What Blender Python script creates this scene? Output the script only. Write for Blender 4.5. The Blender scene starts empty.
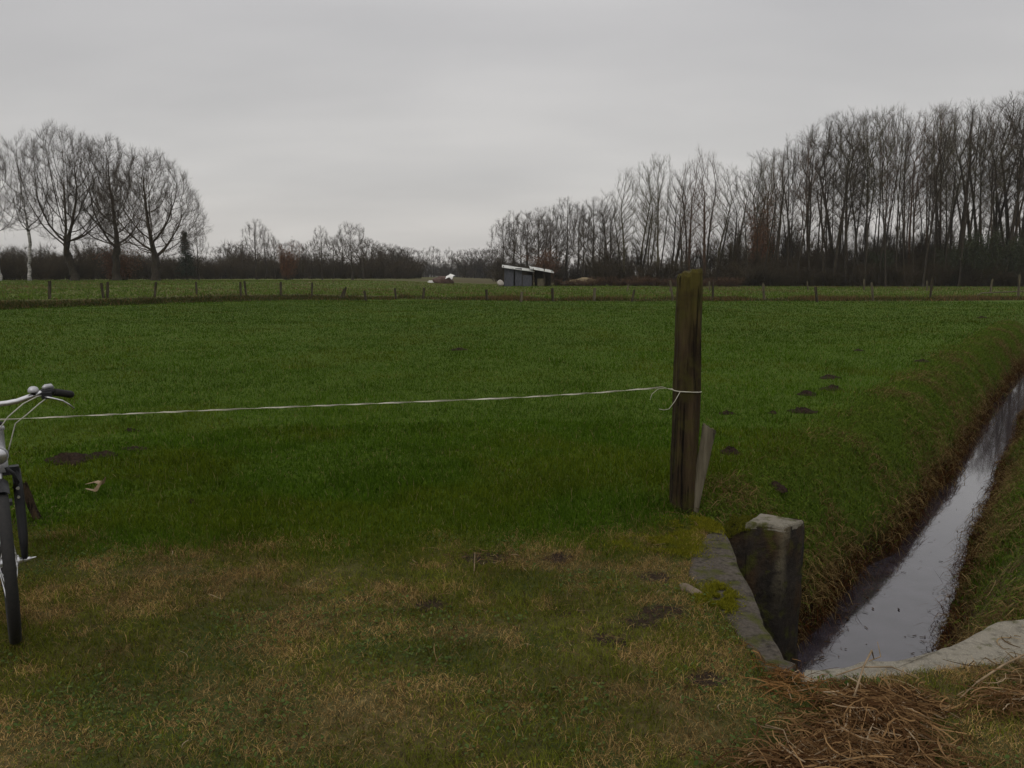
import bpy, math, random
import numpy as np
from mathutils import Vector, Matrix
R = math.radians
sc = bpy.context.scene
COL = sc.collection
rng = np.random.default_rng(11)
random.seed(5)
F = 780.0; CX = 512.0; CY = 384.0; TH = R(7.885); CH = 1.6

# ------------------------------------------------------------------ camera maths
def ray(px, py):
    a = (px-CX)/F; b = (CY-py)/F
    return np.array([a, math.cos(TH)+b*math.sin(TH), -math.sin(TH)+b*math.cos(TH)])
def P(px, py, z=0.0):
    d = ray(px, py); t = (z-CH)/d[2]
    return np.array([d[0]*t, d[1]*t, z])
def PD(px, py, D):
    d = ray(px, py); t = D/d[1]
    return np.array([d[0]*t, D, CH+d[2]*t])

# ------------------------------------------------------------------ noise
def _h(ix, iy, s):
    v = (ix.astype(np.int64)*374761393 + iy.astype(np.int64)*668265263 + s*1442695041) & 0xffffffff
    v = ((v ^ (v >> 13))*1274126177) & 0xffffffff
    v = v ^ (v >> 16)
    return (v & 0xffffff)/float(0xffffff)
def vnoise(x, y, s=0):
    x = np.asarray(x, float); y = np.asarray(y, float)
    ix = np.floor(x); iy = np.floor(y); fx = x-ix; fy = y-iy
    fx = fx*fx*(3-2*fx); fy = fy*fy*(3-2*fy)
    a = _h(ix, iy, s); b = _h(ix+1, iy, s); c = _h(ix, iy+1, s); d = _h(ix+1, iy+1, s)
    return (a*(1-fx)+b*fx)*(1-fy)+(c*(1-fx)+d*fx)*fy
def fbm(x, y, s=0, o=4):
    t = 0; a = .5; n = 0
    for i in range(o):
        t = t+a*vnoise(np.asarray(x)*2**i, np.asarray(y)*2**i, s+i*17); n += a; a *= .5
    return t/n
def smooth(a, b, x):
    t = np.clip((x-a)/(b-a), 0, 1); return t*t*(3-2*t)

# ------------------------------------------------------------------ mesh helpers
class MB:
    def __init__(s): s.v = []; s.f = []
    def add(s, vs, fs):
        n = len(s.v); s.v.extend([tuple(map(float, q)) for q in vs]); s.f.extend([tuple(i+n for i in f) for f in fs])
        return s
    def tube(s, pts, r, k=8, cap=True, flat=None):
        pts = [np.array(p, float) for p in pts]; m = len(pts)
        rs = [r]*m if np.isscalar(r) else list(r)
        vs = []; fs = []; prev = None
        for i, p in enumerate(pts):
            d = pts[min(i+1, m-1)]-pts[max(i-1, 0)]; d = d/(np.linalg.norm(d)+1e-9)
            if prev is None:
                ref = np.array([0, 0, 1.]) if abs(d[2]) < .9 else np.array([1., 0, 0])
                u = np.cross(d, ref)
            else: u = prev-d*np.dot(prev, d)
            u /= np.linalg.norm(u)+1e-9; w = np.cross(d, u); prev = u
            for j in range(k):
                a = 2*math.pi*j/k
                vs.append(p+rs[i]*(math.cos(a)*u+(flat or 1)*math.sin(a)*w))
        for i in range(m-1):
            for j in range(k):
                fs.append((i*k+j, i*k+(j+1) % k, (i+1)*k+(j+1) % k, (i+1)*k+j))
        if cap: fs.append(tuple(range(k))[::-1]); fs.append(tuple((m-1)*k+j for j in range(k)))
        return s.add(vs, fs)
    def box(s, c, d, rot=None):
        c = np.array(c, float); vs = []
        for sx in (-.5, .5):
            for sy in (-.5, .5):
                for sz in (-.5, .5):
                    q = np.array([sx*d[0], sy*d[1], sz*d[2]])
                    if rot is not None: q = np.array(rot) @ q
                    vs.append(c+q)
        return s.add(vs, [(0, 1, 3, 2), (4, 6, 7, 5), (0, 4, 5, 1), (2, 3, 7, 6), (0, 2, 6, 4), (1, 5, 7, 3)])
    def torus(s, c, ax, Rr, r, n=64, k=10, ax2=1.0):
        c = np.array(c, float); ax = np.array(ax, float); ax /= np.linalg.norm(ax)
        u = np.cross(ax, [0, 0, 1.]); u /= np.linalg.norm(u); w = np.cross(ax, u)
        vs = []; fs = []
        for i in range(n):
            a = 2*math.pi*i/n; e = math.cos(a)*u+math.sin(a)*w
            for j in range(k):
                b = 2*math.pi*j/k
                vs.append(c+e*(Rr+r*math.cos(b))+ax*r*ax2*math.sin(b))
        for i in range(n):
            for j in range(k):
                fs.append((i*k+j, i*k+(j+1) % k, ((i+1) % n)*k+(j+1) % k, ((i+1) % n)*k+j))
        return s.add(vs, fs)
    def build(s, name, mat, parent=None, sm=False):
        return meshobj(name, np.array(s.v, np.float32), s.f, mat, parent, sm)

def meshobj(name, v, f, mat, parent=None, sm=False, me=None):
    me = bpy.data.meshes.new(name)
    if isinstance(f, np.ndarray):
        k = f.shape[1]; n = len(f)
        me.vertices.add(len(v)); me.vertices.foreach_set('co', np.asarray(v, np.float32).ravel())
        me.loops.add(n*k); me.loops.foreach_set('vertex_index', f.astype(np.int32).ravel())
        me.polygons.add(n); me.polygons.foreach_set('loop_start', (np.arange(n)*k).astype(np.int32))
        me.update(calc_edges=True)
    else:
        me.from_pydata([tuple(map(float, q)) for q in v], [], f); me.update()
    if sm: me.shade_smooth()
    me.materials.append(mat)
    o = bpy.data.objects.new(name, me); COL.objects.link(o)
    if parent is not None: o.parent = parent
    return o
def tag(o, label=None, cat=None, group=None, kind=None):
    for k, val in (('label', label), ('category', cat), ('group', group), ('kind', kind)):
        if val: o[k] = val
    return o
def empty(name, loc, rz=0, label=None, cat=None, group=None):
    o = bpy.data.objects.new(name, None); COL.objects.link(o); o.empty_display_size = .2
    o.location = tuple(map(float, loc)); o.rotation_euler = (0, 0, rz)
    return tag(o, label, cat, group)
def addcol(o, name, arr):
    a = o.data.attributes.new(name, 'FLOAT_COLOR', 'POINT')
    c = np.ones((len(arr), 4), np.float32); c[:, :3] = arr
    a.data.foreach_set('color', c.ravel())
def addf(o, name, arr):
    a = o.data.attributes.new(name, 'FLOAT', 'POINT'); a.data.foreach_set('value', np.asarray(arr, np.float32))

# ------------------------------------------------------------------ materials
class NT:
    def __init__(s, name):
        s.m = bpy.data.materials.new(name); s.m.use_nodes = True
        s.t = s.m.node_tree; s.b = s.t.nodes['Principled BSDF']
    def n(s, ty, **kw):
        q = s.t.nodes.new(ty)
        for k, v in kw.items():
            if k in q.inputs: q.inputs[k].default_value = v
            else: setattr(q, k, v)
        return q
    def l(s, a, b): s.t.links.new(a, b)
    def noise(s, scale, det=4, vec=None, rough=.55):
        q = s.n('ShaderNodeTexNoise'); q.inputs['Scale'].default_value = scale
        q.inputs['Detail'].default_value = det; q.inputs['Roughness'].default_value = rough
        if vec is not None: s.l(vec, q.inputs['Vector'])
        return q.outputs['Fac']
    def ramp(s, fac, stops):
        q = s.n('ShaderNodeValToRGB'); s.l(fac, q.inputs[0]); e = q.color_ramp.elements
        while len(e) < len(stops): e.new(.5)
        for i, (p, c) in enumerate(stops):
            e[i].position = p; e[i].color = (c[0], c[1], c[2], 1) if not np.isscalar(c) else (c, c, c, 1)
        return q.outputs[0]
    def mix(s, fac, a, b, mode='MIX'):
        q = s.n('ShaderNodeMix', data_type='RGBA', blend_type=mode)
        for i, val in ((0, fac), (6, a), (7, b)):
            if isinstance(val, bpy.types.NodeSocket): s.l(val, q.inputs[i])
            elif i == 0: q.inputs[0].default_value = val
            else: q.inputs[i].default_value = (*val, 1)
        return q.outputs[2]
    def pos(s, sx=1, sy=1, sz=1, obj=False):
        if obj: o = s.n('ShaderNodeTexCoord').outputs['Object']
        else: o = s.n('ShaderNodeNewGeometry').outputs['Position']
        if (sx, sy, sz) == (1, 1, 1): return o
        q = s.n('ShaderNodeMapping'); s.l(o, q.inputs[0]); q.inputs['Scale'].default_value = (sx, sy, sz)
        return q.outputs[0]
    def attr(s, name, col=False):
        q = s.n('ShaderNodeAttribute', attribute_name=name); return q.outputs['Color' if col else 'Fac']
    def bump(s, h, st=.5, dist=.02):
        q = s.n('ShaderNodeBump'); q.inputs['Strength'].default_value = st; q.inputs['Distance'].default_value = dist
        s.l(h, q.inputs['Height']); s.l(q.outputs[0], s.b.inputs['Normal'])
    def col(s, c):
        if isinstance(c, bpy.types.NodeSocket): s.l(c, s.b.inputs['Base Color'])
        else: s.b.inputs['Base Color'].default_value = (*c, 1)
        return s
    def set(s, rough=.8, metal=0, spec=.3):
        s.b.inputs['Roughness'].default_value = rough; s.b.inputs['Metallic'].default_value = metal
        s.b.inputs['Specular IOR Level'].default_value = spec; return s

def noisy(name, c1, c2, scale=8, rough=.8, metal=0, spec=.3, bump=.3, bd=.01, st=(1, 1, 1), obj=True, det=5):
    t = NT(name); p = t.pos(*st, obj=obj); f = t.noise(scale, det, p)
    t.col(t.ramp(f, [(.3, c1), (.7, c2)])).set(rough, metal, spec)
    if bump: t.bump(f, bump, bd)
    return t.m
def bark(name, c1, c2):
    return noisy(name, c1, c2, scale=3, rough=.9, spec=.15, bump=.6, bd=.05, st=(3, 3, .7))

M = {}
M['bark'] = bark('dark_bark', (.022, .018, .013), (.055, .045, .032))
M['twig'] = noisy('twig_bark', (.030, .023, .016), (.070, .052, .034), 1.2, .9, spec=.1, bump=0)
M['twig_red'] = noisy('reddish_twig_bark', (.055, .033, .021), (.10, .060, .036), 1.0, .9, spec=.1, bump=0)
M['twig_olive'] = noisy('olive_twig_bark', (.050, .043, .022), (.095, .080, .042), 1.0, .9, spec=.1, bump=0)
M['birch'] = noisy('birch_bark', (.06, .055, .05), (.55, .53, .5), 2.2, .8, bump=.2, st=(1, 1, 2.5))
M['far_twig'] = noisy('distant_bark', (.045, .040, .036), (.075, .066, .056), .6, .95, spec=.05, bump=0)
M['rust_leaf'] = noisy('withered_leaves', (.09, .035, .014), (.16, .070, .028), 2.5, .8, bump=0)
M['ever_leaf'] = noisy('evergreen_leaves', (.018, .026, .010), (.050, .058, .020), 2.0, .7, bump=0)
M['needle'] = noisy('conifer_needles', (.012, .020, .012), (.026, .036, .018), 2.0, .8, bump=0)
M['under'] = noisy('undergrowth_twigs', (.030, .024, .016), (.070, .054, .034), .35, .95, spec=.05, bump=0, obj=False)
M['black'] = noisy('black_paint', (.008, .008, .009), (.014, .014, .015), 30, .55, spec=.3, bump=0)
M['rubber'] = noisy('tyre_rubber', (.012, .012, .012), (.022, .020, .018), 60, .75, bump=.4, bd=.002)
M['chrome'] = noisy('brushed_alloy', (.52, .52, .53), (.66, .66, .67), 60, .3, metal=.9, spec=.5, bump=0)
M['silver'] = noisy('silver_paint', (.36, .36, .38), (.46, .46, .48), 40, .35, metal=.35, spec=.5, bump=0)
M['beige'] = noisy('champagne_paint', (.34, .29, .23), (.40, .35, .28), 40, .35, metal=.2, bump=0)
M['cable'] = noisy('cable_housing', (.35, .34, .30), (.42, .41, .36), 40, .5, bump=0)

# ------------------------------------------------------------------ ditch frame
PSI = R(36.0)
NX, NY = math.cos(PSI), -math.sin(PSI)       # across the ditch
SX, SY = math.sin(PSI), math.cos(PSI)        # along it
WATER = -1.0
slab_edge = [P(*q, -.02)[:2] for q in ((722, 531), (730, 545), (737, 568), (754, 598), (765, 629), (784, 664))]
rim_edge = [P(*q, -.03)[:2] for q in ((805, 674), (841, 670), (872, 665), (928, 657), (955, 646), (980, 632), (1002, 622), (1016, 622))]
rim_ext = [rim_edge[-1]+np.array([.9, .35])*k for k in (.5, 1.6)]
rimnear = [P(*q, -.03)[:2] for q in ((1024, 668), (955, 674), (888, 682), (817, 688), (796, 694))]
outer = rim_edge+rim_ext[:1]+[rim_ext[0]+np.array([.10, -.28])]+rimnear
sl_out = [P(*q, -.02)[:2] for q in ((795, 668), (786, 684), (764, 676), (742, 646), (714, 608), (688, 580), (692, 556), (706, 538))]
pitpoly = np.array(slab_edge+rim_edge+rim_ext+[np.array([400., 300.]), np.array([-200., 600.])])
# pillar corners
PZ = .06
p1 = P(747, 523, PZ)[:2]; p2 = P(783, 526.5, PZ)[:2]; p3 = P(802, 521, PZ)[:2]; p4 = P(761, 513.5, PZ)[:2]
pdir = (p2-p1)/np.linalg.norm(p2-p1); pn = np.array([-pdir[1], pdir[0]])
def sdist(poly, x, y):
    x = np.asarray(x, float); y = np.asarray(y, float)
    dm = np.full(x.shape, 1e9); ins = np.zeros(x.shape, bool); n = len(poly)
    for i in range(n):
        a = poly[i]; b = poly[(i+1) % n]; e = b-a
        t = np.clip(((x-a[0])*e[0]+(y-a[1])*e[1])/(e@e), 0, 1)
        dm = np.minimum(dm, np.hypot(x-a[0]-t*e[0], y-a[1]-t*e[1]))
        c = ((a[1] > y) != (b[1] > y)) & (x < (b[0]-a[0])*(y-a[1])/(b[1]-a[1]+1e-12)+a[0])
        ins ^= c
    return np.where(ins, dm, -dm)
profN = np.array([-3.2, -2.5, -2.15, -1.95, -1.78, -1.62, -1.50, -1.42, -1.34, -.97, -.68, -.60, -.48, -.28, -.06, .15, .5, 1.2])
profZ = np.array([0.0, 0.0, -.03, -.10, -.27, -.52, -.80, -.98, -1.14, -1.2, -1.14, -1.0, -.84, -.52, -.24, -.10, -.03, 0.0])
# far fence line (world) -> far meadow beyond
fl_px = [(-260, 316), (-60, 308), (50, 305.5), (155, 302), (245, 299), (312, 297.5), (423, 299), (521, 300.5), (632, 301), (764, 300.5), (872, 301), (1017, 299.5), (1300, 298)]
FL = np.array([P(*q)[:2] for q in fl_px])
def fence_d(x, y):
    yf = np.interp(x, FL[:, 0], FL[:, 1]); return y-yf
def ns(x, y): return x*NX+y*NY, x*SX+y*SY
def height(x, y):
    x = np.asarray(x, float); y = np.asarray(y, float)
    r = np.hypot(x, y)
    z = .05*(fbm(x*.5, y*.5, 3, 3)-.5)+.035*(fbm(x*4, y*4, 5, 3)-.5)*smooth(30, 5, r)
    z = z*smooth(120, 40, r)+.10*(fbm(x*.06, y*.06, 9, 2)-.5)*smooth(10, 30, r)
    n, s = ns(x, y)
    wob = .10*(fbm(s*.7, s*0, 21, 3)-.5)*2
    wobr = .09*(fbm(s*.8, s*0+5, 22, 3)-.5)*2
    nn = n + np.where(n < -.97, wob, wobr)+.10*(fbm(x*2.4, y*2.4, 33, 3)-.5)*smooth(3.5, 7, s)
    nn = nn-np.where(n < -.97, -.08+.27*smooth(4.5, 9, s), -.05-.07*smooth(5, 9, s))
    dz = np.interp(nn, profN, profZ)
    dzr = np.where(nn < -.97, -1.2, dz)
    behind = ((x-p1[0])*pn[0]+(y-p1[1])*pn[1]) > .10   # beyond the wing wall
    pit = np.zeros(x.shape, bool)
    nearm = (r < 14) & (x > .3)
    if nearm.any(): pit[nearm] = sdist(pitpoly, x[nearm], y[nearm]) > -.09
    pit |= (r >= 14)
    d = np.where(behind, dz, np.where(pit, dzr, 0))
    d = d*smooth(95, 60, s)
    # hollows round concrete so that the slab tops show
    z = z*np.where((r < 9) & (x > .6) & (sdist(pitpoly, np.where(nearm, x, 50), np.where(nearm, y, 20)) > -.5), .25, 1)
    z = z+d
    if nearm.any():
        for pl in (outer, slab_edge+sl_out):
            q = np.full(x.shape, -9.); q[nearm] = sdist(np.array(pl), x[nearm], y[nearm]); z = z-.06*smooth(.0, .03, q)
    # cross track hollow in front of the rim: ground 2-3 cm below slab tops
    # far meadow: low bank at the fence, meadow gently rising to the left wood
    fd = fence_d(x, y)
    left = smooth(0, -25, x)
    z = z+np.where(fd > -8, smooth(-1.4-2.2*left, .2, fd)*(.10+.22*left), 0)
    z = z-left*.20*np.exp(-((fd+4.2)/1.4)**2)
    z = z+smooth(0, 70, fd)*(.15+.45*left)*np.where(x > 20, .15, 1)
    return z

# ------------------------------------------------------------------ ground sheet
def zone(x, y):
    """lush field 0 .. worn crossing 1"""
    yb = np.interp(x, [-6, -2.6, -1.2, 0, .5, 1.0, 1.5, 2.2], [4.6, 4.55, 4.35, 4.35, 4.45, 4.9, 5.35, 5.6])
    w = .55*(fbm(x*1.3, y*1.3, 41, 4)-.5)*2
    t = smooth(.45, -.35, y-yb-w)
    n, s = ns(x, y)
    rb = smooth(-2.3, -1.5, n+.5*(fbm(x*.9, y*.9, 43, 3)-.5)*2)*.2
    return np.maximum(t, rb)
def ground():
    th = np.concatenate([np.linspace(-60, 60, 640), np.linspace(61.5, 298.5, 90)])
    th = np.radians(th)
    rr = [.25]
    while rr[-1] < 900: rr.append(rr[-1]*1.0115)
    rr = np.array(rr); na = len(th); nr = len(rr)
    A, Q = np.meshgrid(th, rr)
    X = np.sin(A)*Q; Y = np.cos(A)*Q
    Z = height(X.ravel(), Y.ravel()).reshape(X.shape)
    v = np.stack([X, Y, Z], -1).reshape(-1, 3)
    i = np.arange(nr-1)[:, None]*na; j = np.arange(na)[None, :]; j2 = (j+1) % na
    f = np.stack([i+j, i+na+j, i+na+j2, i+j2], -1).reshape(-1, 4)
    v = np.concatenate([v, [[0, 0, float(height(np.array([0.]), np.array([0.]))[0])]]]); c = len(v)-1
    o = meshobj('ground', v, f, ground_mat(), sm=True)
    x, y, z = v.T
    n, s = ns(x, y)
    addf(o, 'worn', zone(x, y))
    fd = fence_d(x, y)
    addf(o, 'far', smooth(-.8, 1.0, fd))
    base = z
    addf(o, 'fallow', smooth(55, 95, fd)*smooth(-50, -10, x))
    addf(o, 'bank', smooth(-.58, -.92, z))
    addf(o, 'verge', np.exp(-((fd+.7)/.9)**2))
    soil = np.zeros(len(x))
    for (px, py, rad) in ((655, 577, .10), (663, 612, .13), (642, 622, .10), (432, 606, .12), (485, 557, .2), (560, 556, .1), (705, 680, .1), (30, 520, .22), (130, 475, .1), (610, 640, .1), (560, 610, .12)):
        q = P(px, py); soil = np.maximum(soil, np.exp(-((x-q[0])**2+((y-q[1])*1.3)**2)/rad**2))
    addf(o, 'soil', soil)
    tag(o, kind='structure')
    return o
def ground_mat():
    t = NT('turf_ground')
    p = t.pos(); n1 = t.noise(1.2, 5, p); n2 = t.noise(14, 5, p); n3 = t.noise(60, 3, p); n4 = t.noise(.12, 3, p)
    green = t.ramp(n2, [(.3, (.030, .056, .0035)), (.7, (.068, .108, .007))])
    green = t.mix(t.ramp(n4, [(.42, 0), (.6, 1)]), green, t.ramp(n2, [(.3, (.036, .062, .004)), (.7, (.074, .116, .009))]))
    worn = t.ramp(n2, [(.25, (.035, .030, .012)), (.5, (.080, .066, .024)), (.75, (.13, .105, .045))])
    worn = t.mix(t.ramp(n1, [(.45, 0), (.58, 1)]), worn, t.ramp(n3, [(.3, (.030, .042, .010)), (.7, (.060, .070, .020))]))
    far = t.ramp(n2, [(.3, (.062, .086, .014)), (.7, (.105, .130, .026))])
    far = t.mix(t.ramp(n4, [(.45, 0), (.62, 1)]), far, (.105, .092, .036))
    far = t.mix(t.attr('fallow'), far, t.ramp(n2, [(.3, (.050, .042, .018)), (.7, (.095, .080, .034))]))
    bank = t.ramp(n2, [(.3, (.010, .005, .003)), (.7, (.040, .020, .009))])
    verge = t.ramp(n2, [(.3, (.040, .036, .014)), (.7, (.085, .065, .026))])
    c = t.mix(t.attr('worn'), green, worn)
    c = t.mix(t.attr('far'), c, far)
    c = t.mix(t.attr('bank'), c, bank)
    c = t.mix(t.attr('verge'), c, verge)
    sm_ = t.n('ShaderNodeMath', operation='MULTIPLY'); t.l(t.attr('soil'), sm_.inputs[0]); t.l(t.ramp(t.noise(24, 5, p, .7), [(.35, .3), (.6, 1.6)]), sm_.inputs[1])
    c = t.mix(t.ramp(sm_.outputs[0], [(.3, 0), (.7, 1)]), c, t.ramp(n3, [(.3, (.014, .009, .006)), (.7, (.040, .026, .016))]))
    t.col(c).set(.95, 0, .1)
    ad = t.n('ShaderNodeMath', operation='ADD'); t.l(n2, ad.inputs[0]); t.l(n3, ad.inputs[1])
    t.bump(ad.outputs[0], .8, .02)
    return t.m
ground()

# ------------------------------------------------------------------ water
def water():
    t = NT('ditch_water'); p = t.pos()
    f = t.noise(5, 4, p); f2 = t.noise(.9, 3, p)
    t.col(t.ramp(f, [(.35, (.022, .018, .022)), (.7, (.050, .042, .052))]))
    t.b.inputs['Roughness'].default_value = .06
    t.b.inputs['IOR'].default_value = 1.33
    t.b.inputs['Specular IOR Level'].default_value = .5
    t.b.inputs['Coat Weight'].default_value = 1.0
    t.b.inputs['Coat Roughness'].default_value = .03
    t.b.inputs['Coat IOR'].default_value = 1.45
    t.bump(f2, .10, .02)
    pts = []
    N = 240
    v = []; fc = []
    for i in range(N):
        s = 1.2+95*(i/(N-1))**1.6
        for n in (-2.0, -1.5, -.97, -.5, -.15):
            v.append((n*NX+s*SX, n*NY+s*SY, WATER))
    for i in range(N-1):
        for j in range(4): a = i*5+j; fc.append((a, a+1, a+6, a+5))
    # keep the water inside the pit: clip the near end by the headwalls
    o = meshobj('water', np.array(v), fc, t.m, sm=True)
    tag(o, kind='structure')
water()

# ------------------------------------------------------------------ culvert concrete
def conc_mat(name, c1, c2, c3, moss=.0, dark=0.0):
    t = NT(name); p = t.pos(); a = t.noise(5, 6, p); b = t.noise(50, 5, p, .7); m = t.noise(9, 6, p)
    c = t.mix(t.ramp(b, [(.35, 0), (.65, 1)]), t.ramp(a, [(.3, c1), (.7, c2)]), c3)
    pv = t.pos(14, 14, 1.6); st = t.noise(1, 5, pv)
    if dark:
        c = t.mix(t.ramp(st, [(.35, dark), (.62, 0)]), c, (.018, .016, .014)); oc = t.pos(obj=True)
        q = t.n('ShaderNodeSeparateXYZ'); t.l(oc, q.inputs[0]); l1 = t.n('ShaderNodeMath', operation='ABSOLUTE'); t.l(q.outputs[0], l1.inputs[0])
        a2 = t.n('ShaderNodeMath', operation='MULTIPLY_ADD'); t.l(t.noise(7, 4, oc), a2.inputs[0]); a2.inputs[1].default_value = .12; t.l(l1.outputs[0], a2.inputs[2])
        zz = t.n('ShaderNodeMapRange'); t.l(q.outputs[2], zz.inputs[0]); zz.inputs[1].default_value = -.55; zz.inputs[2].default_value = .0; zz.inputs[3].default_value = .0; zz.inputs[4].default_value = .9
        st2 = t.n('ShaderNodeMath', operation='MULTIPLY'); t.l(t.ramp(a2.outputs[0], [(.075, 1), (.12, 0)]), st2.inputs[0]); t.l(zz.outputs[0], st2.inputs[1])
        c = t.mix(st2.outputs[0], c, (.15, .13, .085)); c = t.mix(t.ramp(t.noise(4.5, 4, t.pos(1, 1, .6)), [(.52, 0), (.68, .6)]), c, (.075, .042, .016))
    if moss: c = t.mix(t.ramp(m, [(.62-moss*.25, 0), (.72-moss*.2, .9)]), c, (.055, .058, .010))
    vz = t.n('ShaderNodeTexVoronoi'); vz.inputs['Scale'].default_value = 95; t.l(p, vz.inputs['Vector'])
    c = t.mix(t.ramp(vz.outputs['Distance'], [(.12, .55), (.3, 0)]), c, tuple(np.array(c2)*1.5)); g2 = t.noise(22, 6, p, .7); c = t.mix(t.ramp(g2, [(.50, 0), (.68, .75)]), c, tuple(np.array(c1)*.45))
    ad = t.n('ShaderNodeMath', operation='ADD'); t.l(b, ad.inputs[0]); t.l(g2, ad.inputs[1]); t.col(c).set(.92, 0, .15); t.bump(ad.outputs[0], 1.0, .012); return t.m
M['conc_dark'] = conc_mat('weathered_dark_concrete', (.014, .012, .011), (.050, .038, .026), (.032, .027, .023), moss=.28, dark=.8)
M['conc_pale'] = conc_mat('pale_concrete', (.19, .17, .13), (.31, .28, .22), (.24, .22, .18), moss=.12)
M['conc_grey'] = conc_mat('gravelly_grey_concrete', (.036, .030, .024), (.075, .062, .048), (.105, .09, .072), moss=.5)
M['conc_top'] = conc_mat('lichened_concrete_top', (.13, .12, .09), (.22, .20, .16), (.20, .18, .14), moss=.25)

def extrude_poly(name, poly, z0, z1, mat, parent=None, sub=0.05, amp=.008, seed=1, bev=.012, ztop=None):
    """closed outline with many small steps, jittered edge, rounded top edge and a grid of side rows"""
    poly = [np.array(q, float) for q in poly]; pts = []
    for i in range(len(poly)):
        a = poly[i]; b = poly[(i+1) % len(poly)]; L = np.linalg.norm(b-a); k = max(1, int(L/sub))
        for j in range(k): pts.append(a+(b-a)*j/k)
    pts = np.array(pts); n = len(pts)
    area = 0.5*np.sum(pts[:, 0]*np.roll(pts[:, 1], -1)-np.roll(pts[:, 0], -1)*pts[:, 1])
    if area < 0: pts = pts[::-1]
    e = np.roll(pts, -1, 0)-np.roll(pts, 1, 0); nor = np.stack([e[:, 1], -e[:, 0]], 1); nor /= np.linalg.norm(nor, axis=1)[:, None]+1e-9
    rows = []; zs = [z0]
    K = max(2, int((z1-z0)/.07))
    for k in range(1, K): zs.append(z0+(z1-bev-z0)*k/K)
    zs += [z1-bev, z1-bev*.3, z1]
    ins = [0]*K+[0, bev*.3, bev]
    for z, q in zip(zs, ins):
        d = amp*2*(fbm(pts[:, 0]*9+z*3, pts[:, 1]*9+z*7, seed, 3)-.5)
        w = pts+nor*(d-q)[:, None]
        zz = np.full(n, z)
        if z > z1-.1: zz = zz+amp*1.2*(fbm(pts[:, 0]*11, pts[:, 1]*11, seed+4, 3)-.5)+(ztop(pts) if ztop else 0)
        rows.append(np.column_stack([w, zz]))
    v = np.concatenate(rows); f = []
    for k in range(len(rows)-1):
        for j in range(n): f.append((k*n+j, k*n+(j+1) % n, (k+1)*n+(j+1) % n, (k+1)*n+j))
    f.append(tuple((len(rows)-1)*n+j for j in range(n)))
    return meshobj(name, v, f, mat, parent)

# grey sloped wall top on the left, pale rim on the right: one headwall thing; wing wall block: its own
root = empty('culvert_headwall', (*P(800, 674)[:2], 0), 0, 'pale concrete headwall rim curving round the near end of the ditch, half grown over', 'headwall')
def wl(pts): return [np.array(q)-np.array(root.location[:2]) for q in pts]
extrude_poly('rim_wall', wl(outer), -1.3, -.012, M['conc_pale'], root, amp=.022, seed=3)
extrude_poly('side_wall_top', wl(slab_edge+sl_out), -1.3, .005, M['conc_grey'], root, amp=.012, seed=5)
wroot = empty('wing_wall', (*p2, 0), 0, 'dark stained concrete wing wall with a pale worn top dropping into the ditch', 'wing wall')
def ww(pts): return [np.array(q)-p2 for q in pts]
far_l = p1-pdir*.17
extrude_poly('low_wall', ww([far_l, p1-pdir*.002, p4-pdir*.002, far_l+(p4-p1)]), -1.35, .02, M['conc_dark'], wroot, amp=.014, seed=17, ztop=lambda p: -.10*smooth(-.20, -.38, p[:, 0]))
extrude_poly('wall_block', ww([p1, p2, p3, p3+(p4-p1)*.2, p4]), -1.35, PZ-.006, M['conc_dark'], wroot, amp=.018, seed=7)
cen = (p1+p2+p3+p4)/4
cap = [cen+(q-cen)*1.0 for q in (p1, p2, p3, p4)]
extrude_poly('worn_top', ww([cen+(q-cen)*1.03 for q in (p1, p2, p3, p4)]), PZ-.035, PZ+.006, M['conc_top'], wroot, amp=.013, seed=8, bev=.014, sub=.02)
# stone beside the slab
def rock(name, c, d, mat, seed, rz=0, parent=None, n=14):
    th = np.linspace(0, 2*np.pi, n*2, endpoint=False); ph = np.linspace(0, np.pi, n)
    v = []
    for a in ph:
        for b in th: v.append((math.sin(a)*math.cos(b), math.sin(a)*math.sin(b), math.cos(a)))
    v = np.array(v); k = n*2
    q = 1+.35*(fbm(v[:, 0]*1.5+v[:, 2]+seed, v[:, 1]*1.5-v[:, 2]+seed, seed, 3)-.5)*2
    v = v*q[:, None]*np.array(d)/2
    f = [(i*k+j, (i+1)*k+j, (i+1)*k+(j+1) % k, i*k+(j+1) % k) for i in range(n-1) for j in range(k)]
    cr, sr = math.cos(rz), math.sin(rz); v = v @ np.array([[cr, sr, 0], [-sr, cr, 0], [0, 0, 1]])
    o = meshobj(name, v, f, mat, parent, sm=True); o.location = tuple(map(float, c)); return o
M['stone'] = noisy('buff_stone', (.09, .07, .05), (.17, .13, .09), 20, .9, bump=.5, obj=True)
tag(rock('stone', (*P(691, 592)[:2], .005), (.07, .19, .05), M['stone'], 4, .5), 'buff flat stone set in moss at the left edge of the concrete', 'stone')
M['moss'] = noisy('yellow_moss', (.055, .056, .006), (.11, .105, .012), 60, .95, spec=.1, bump=.9, bd=.01, obj=False)
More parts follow.
